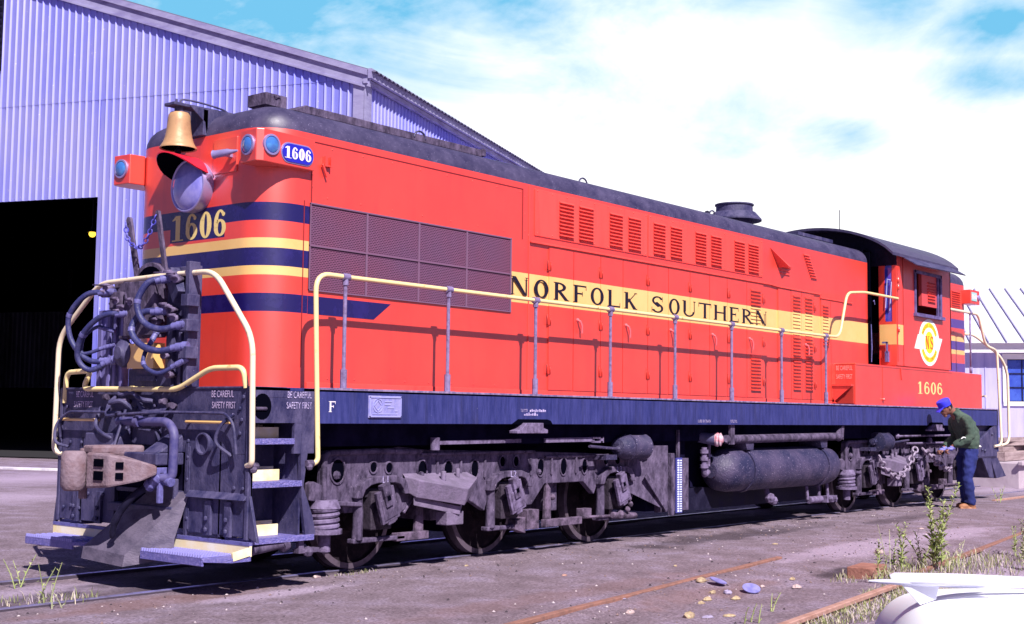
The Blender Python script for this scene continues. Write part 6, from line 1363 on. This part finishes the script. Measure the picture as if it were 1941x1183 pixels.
m_ = MB(); m_.add([(-1.85, -.64, 1.42), (-1.85, .64, 1.42), (-3.05, .64, 1.44), (-3.05, -.64, 1.44), (-2.0, -.5, 1.50), (-2.0, .5, 1.50), (-2.9, .5, 1.51), (-2.9, -.5, 1.51)], [(0, 1, 5, 4), (1, 2, 6, 5), (2, 3, 7, 6), (3, 0, 4, 7), (4, 5, 6, 7), (3, 2, 1, 0)], 0, True); m_.build('roof', WHC, car, bevel=.03)
for x in (-.75, -3.6):
    for s in (-1, 1):
        m_ = MB(); m_.lathe((x, s * .70, .30), (0, s, 0), [(0, .33), (.16, .33), (.17, .30), (.175, .2)], 24); wl = m_.build('wheel', BLKD, car); m_ = MB(); m_.lathe((x, s * .87, .30), (0, s, 0), [(0, .2), (.015, .18), (.03, .05), (.031, 0)], 20); m_.build('hubcap', CHROME, wl)
m_ = MB(); m_.box((.22, -.7, .42), (.34, .7, .54)); m_.build('bumper', CHROME, car, bevel=.04)
for s in (-1, 1): m_ = MB(); m_.lathe((.18, s * .56, .68), (1, 0, 0), [(0, .09), (.05, .085), (.08, .05), (.09, 0)], 16); m_.build('headlight', CHROME, car)
# jet ornament: swept body, wings, tail
OR = mat('ornament_chrome', (.80, .81, .95), rough=.22, metal=.35)
m_ = MB(); n = 14
prof = [(.17, .004, .0), (.13, .010, .0), (.05, .014, .0), (-.02, .017, .001), (-.12, .018, .002), (-.25, .016, .004), (-.40, .006, .006)]
vs_ = []
for x, r, dz in prof:
    for q in range(n): a = 2 * math.pi * q / n; vs_.append((x, r * 1.5 * math.cos(a), 1.040 + dz + r * .75 * math.sin(a)))
m_.add(vs_, [(i * n + j, i * n + (j + 1) % n, (i + 1) * n + (j + 1) % n, (i + 1) * n + j) for i in range(len(prof) - 1) for j in range(n)], 0, True)
m_.prism([(.095, 1.042), (.105, 1.062), (.09, 1.070), (-.10, 1.074), (-.30, 1.072), (-.62, 1.066), (-.62, 1.045)], -.007, .007)
for s in (-1, 1):
    m_.add([(.06, s * .015, 1.046), (-.16, s * .085, 1.052), (-.24, s * .085, 1.054), (-.18, s * .015, 1.048), (.06, s * .015, 1.040), (-.16, s * .085, 1.048), (-.24, s * .085, 1.050), (-.18, s * .015, 1.040)], [(0, 1, 2, 3), (7, 6, 5, 4), (0, 4, 5, 1), (1, 5, 6, 2), (2, 6, 7, 3)])
m_.prism([(.07, 1.036), (-.05, 1.036), (-.04, .99), (.01, .97)], -.012, .012)
m_.build('hood_ornament', OR, car, bevel=.004)

# ================================================================== SMALL THINGS ON THE GROUND
LEAF = mat('weed_green', (.24, .32, .085), (.40, .42, .20), rough=.7, scale=12, amt=.5); LEAFP = mat('weed_pale', (.36, .38, .22), (.48, .46, .34), rough=.75, scale=12)
def weed(x, y, h, stems, label, lean=.12, leaf=.09, dens=1., seed=0, m=LEAF):
    rnd = random.Random(seed); m_ = MB(); z0 = gz(x, y) - .01
    for s in range(stems):
        a = rnd.uniform(0, 6.28); sp_ = .02 + .07 * rnd.random(); hh_ = h * rnd.uniform(.7, 1.05); lx, ly = lean * hh_ * rnd.uniform(-1, 1.0), lean * hh_ * rnd.uniform(-1, 1)
        b_ = Vector((sp_ * math.cos(a), sp_ * math.sin(a), 0)); P = [b_, b_ + Vector((lx * .4, ly * .4, hh_ * .5)), b_ + Vector((lx, ly, hh_))]
        pts = spline(P, 5); m_.tube(pts, .004, 4, 0, True, [.0065 * (1 - .7 * i / len(pts)) for i in range(len(pts))])
        nl = int(hh_ * 46 * dens)
        for i in range(nl):
            t_ = .12 + .88 * i / nl; j = min(int(t_ * (len(pts) - 1)), len(pts) - 2); p = pts[j].lerp(pts[j + 1], t_ * (len(pts) - 1) - j)
            az = i * 2.4 + rnd.uniform(-.5, .5); l = leaf * rnd.uniform(.6, 1.2) * (1.1 - .55 * t_); el = rnd.uniform(.3, 1.0)
            d = Vector((math.cos(az) * math.cos(el), math.sin(az) * math.cos(el), math.sin(el))); w_ = d.cross(Vector((0, 0, 1))).normalized() * l * .16; mid = p + d * l * .5 + Vector((0, 0, l * .06)); tip = p + d * l - Vector((0, 0, l * .25))
            m_.add([p, mid + w_, tip, mid - w_], [(0, 1, 2, 3)], 0)
    o = m_.build('weed', m, None, loc=(x, y, z0), weld=False); tag(o, label, 'weed', 'weeds growing in the yard'); return o
weed(6.70, -4.98, .95, 5, 'tallest leafy green weed standing in front of the workman', .28, .15, 1.3, 1)
weed(6.10, -4.80, .70, 2, 'slender upright weed just left of the tallest weed', .12, .12, 1.5, 2)
weed(6.15, -4.62, .42, 2, 'short bushy weed at the left end of the right hand weeds', .15, .10, 1.6, 3)
weed(6.95, -4.72, .50, 3, 'droopy weed leaning right beside the tallest weed', .55, .11, 1.1, 15)
weed(8.9, -5.15, .45, 2, 'small green weed at the right edge behind the far rusty rail', .3, .10, 1.0, 16)
weed(8.3, -5.4, .62, 2, 'thin pale weed growing over the far rusty rail at right', .15, .12, 1.3, 4, LEAFP)
weed(7.4, -5.72, .38, 3, 'broad leafed weed at the right edge above the car', .3, .13, .8, 5)
weed(5.1, -4.95, .34, 2, 'bent weed rising beside the tip of the car ornament', .35, .09, .9, 6)
weed(6.45, -4.55, .55, 2, 'dry wispy weed arching over pale gravel', .45, .05, .8, 7, LEAFP)
weed(7.2, -5.0, .40, 4, 'low tangled weed between the tallest weed and the rusty rail', .6, .08, .8, 8, LEAFP)
weed(-1.35, -.55, .42, 3, 'thin bright weed by the shiny rail in the left foreground', .35, .07, .5, 9)
weed(-1.0, .45, .30, 3, 'small weed beside the left footboard of the locomotive', .5, .07, .7, 10)
weed(-1.45, -.95, .20, 2, 'tiny sparse weed at the lower left corner of the yard', .7, .05, .7, 11, LEAFP)
weed(2.05, -5.25, .16, 3, 'tiny tuft of weed at the lower edge before the pink rail', .4, .06, .9, 12)
weed(2.75, -5.15, .18, 2, 'small feathery weed left of the pink rail', .5, .05, .9, 13)
weed(17.9, -1.9, .35, 3, 'small weed behind the feet of the workman', .4, .09, .9, 14)
# dry grass: nobody could count it
m_ = MB(); rnd = random.Random(5)
def grass_patch(cx, cy, rx, ry, n, h):
    for i in range(n):
        a = rnd.uniform(0, 6.28); r = rnd.random() ** .6; x = cx + rx * r * math.cos(a); y = cy + ry * r * math.sin(a); z = gz(x, y) - .005; hh_ = h * rnd.uniform(.4, 1.2); az = rnd.uniform(0, 6.28); d = Vector((math.cos(az), math.sin(az), 0)); ln = hh_ * rnd.uniform(.2, 1.1)
        w_ = Vector((-d.y, d.x, 0)) * .0035; p = Vector((x, y, z)); q = p + d * ln * .4 + Vector((0, 0, hh_ * .7)); t_ = p + d * ln + Vector((0, 0, hh_))
        m_.add([p - w_, p + w_, q + w_ * .8, t_, q - w_ * .8], [(0, 1, 2, 3, 4)], rnd.choice((0, 0, 1, 2)))
grass_patch(3.6, -5.75, 1.9, .26, 2600, .06); grass_patch(4.6, -5.45, .7, .25, 800, .07); grass_patch(7.0, -5.0, 1.5, .45, 650, .13); grass_patch(7.9, -5.45, 2.2, .5, 800, .09); grass_patch(5.6, -4.7, .8, .25, 350, .07); grass_patch(-1.3, -.5, .5, .35, 120, .09); grass_patch(1.7, -1.02, .35, .04, 70, .04); grass_patch(5.7, -4.95, .5, .2, 300, .1)
go = m_.build('dry_grass', [mat('grass_olive', (.22, .24, .09), rough=.8), mat('grass_straw', (.52, .44, .36), rough=.8), mat('grass_lilac', (.40, .32, .40), rough=.8)], None, weld=False); tag(go, 'dry grass tufts along the rusty rails', 'grass', kind='stuff')
# cinders and gravel specks
m_ = MB(); rnd = random.Random(11)
for i in range(1500):
    if i % 3 == 0: x = rnd.uniform(-2, 14); y = rnd.gauss(-1.45, .35)
    elif i % 3 == 1: x = rnd.uniform(0, 12); y = -4.95 + .129 * (x + 6) - .25 + rnd.gauss(0, .4)
    else: x = rnd.uniform(-2, 16); y = rnd.uniform(-5.6, -.9)
    s = rnd.choice((.005, .007, .010, .016)) * rnd.uniform(.6, 1.2); c_ = Vector((x, y, gz(x, y) + s * .2)); mi = rnd.choice((0, 0, 0, 2, 2, 1))
    vs_ = [c_ + Vector((rnd.uniform(.6, 1.3) * s * a, rnd.uniform(.6, 1.3) * s * b_, rnd.uniform(.5, 1) * s * c2)) for a, b_, c2 in ((1, 0, 0), (-1, 0, 0), (0, 1, 0), (0, -1, 0), (0, 0, 1), (0, 0, -1))]
    m_.add(vs_, [(0, 2, 4), (2, 1, 4), (1, 3, 4), (3, 0, 4), (2, 0, 5), (1, 2, 5), (3, 1, 5), (0, 3, 5)], mi)
go = m_.build('gravel', [mat('cinder_dark', (.05, .035, .05), rough=.9), mat('gravel_pale', (.50, .42, .46), rough=.85), mat('gravel_brown', (.20, .13, .13), rough=.9)], None, weld=False); tag(go, 'scattered cinders and gravel specks on the yard dirt', 'gravel', kind='stuff')
ST = mat('rubble_yellow', (.46, .36, .22), (.30, .20, .16), rough=.85, scale=30, bump=.5, bscale=40); ST2 = mat('rubble_pink', (.56, .42, .42), (.36, .26, .28), rough=.85, scale=30); ST3 = mat('rubble_grey', (.32, .27, .42), rough=.85)
def stone(x, y, s, label, m=ST, fl=.5, seed=0):
    s *= .78; rnd = random.Random(seed + 100); m_ = MB(); m_.sphere((0, 0, 0), s, 9, 0, (1.2, .8, fl)); m_.v = [tuple(c_ * (1 + rnd.uniform(-.28, .28)) for c_ in v) for v in m_.v]; m_.sm = [False] * len(m_.sm)
    o = m_.build('stone', m, None, loc=(x, y, gz(x, y) + s * fl * .35)); tag(o, label, 'stone', 'rubble scattered over the yard')
for i, (x, y, s, lb, mm_) in enumerate((
    (3.62, -3.86, .075, 'yellowish chunk of rubble against the buried rusty rail', ST), (3.15, -4.50, .055, 'yellow chunk just in front of the right tin lid', ST), (3.22, -4.22, .05, 'yellow chunk between the two tin lids, nearer the camera', ST),
    (3.36, -4.30, .06, 'grey lilac stone between the two tin lids', ST3), (2.90, -4.36, .06, 'long crumbling yellow chunk left of the tin lids', ST), (2.72, -4.40, .045, 'small yellow crumb at the left of the long crumbling chunk', ST), (4.70, -4.27, .05, 'pale cream stone lying at the oil stain', ST),
    (4.24, -4.55, .06, 'pink white stone right of the tin lids', ST2), (4.02, -4.30, .035, 'little cream stone left of the pink white stone', ST2), (7.55, -3.95, .085, 'large pale pink stone left of the weeds', ST2), (1.95, -4.75, .08, 'large yellow chunk at the bottom edge of the yard', ST),
    (2.25, -4.95, .07, 'yellow chunk at the bottom edge beside a grey flake', ST), (2.08, -4.85, .07, 'grey lilac flake at the bottom edge between yellow chunks', ST3), (1.75, -4.30, .05, 'white crumb near the bottom edge beside the rusty rail', ST2), (2.2, -3.9, .06, 'flat lilac stone just below the rusty rail', ST3), (1.28, -.98, .045, 'small pink stone beside the front wheel', ST2),
    (3.05, -1.35, .03, 'tiny cream pebble below the second wheel', ST), (3.1, -2.6, .035, 'small brown stone in the open dirt', RUSTL), (4.6, -2.95, .03, 'small yellow pebble in the open dirt', ST), (5.3, -5.10, .05, 'pinkish stone beside the tip of the car ornament', ST2), (11.2, -3.0, .07, 'flat white scrap lying in the dirt near the workman', ST2), (7.6, -2.55, .06, 'flat tan scrap lying below the air tank', ST))):
    stone(x, y, s, lb, mm_, .22 if 'scrap' in lb or 'flake' in lb or 'flat' in lb else .55, i)
LID = mat('tin_lid_blue', (.20, .19, .52), (.30, .28, .60), rough=.45, metal=.3, scale=15)
for x, y, t_, lb in ((3.66, -4.02, .10, 'round grey blue tin lid on the dirt, the farther of two'), (3.62, -4.40, -.30, 'round grey blue tin lid on the dirt, the nearer of two')):
    m_ = MB(); m_.lathe((0, 0, 0), (0, 0, 1), [(0, .075), (.006, .085), (.014, .085), (.016, .07), (.012, .0)], 22); o_ = m_.build('tin_lid', LID, None, loc=(x, y, gz(x, y) + .035)); o_.rotation_euler = (.30, t_, 0); tag(o_, lb, 'lid', 'tin lids lying in the dirt')
m_ = MB(); m_.box((0, 0, -.08), (.50, .28, .05)); o_ = m_.build('tie_block', mat('rusty_block', (.34, .15, .12), (.22, .09, .07), rough=.85, scale=6, bump=.4), None, loc=(5.35, -4.85, 0), bevel=.01); o_.rotation_euler = (0, 0, R_(8)); tag(o_, 'rust brown block half buried beside the pink rail', 'block')
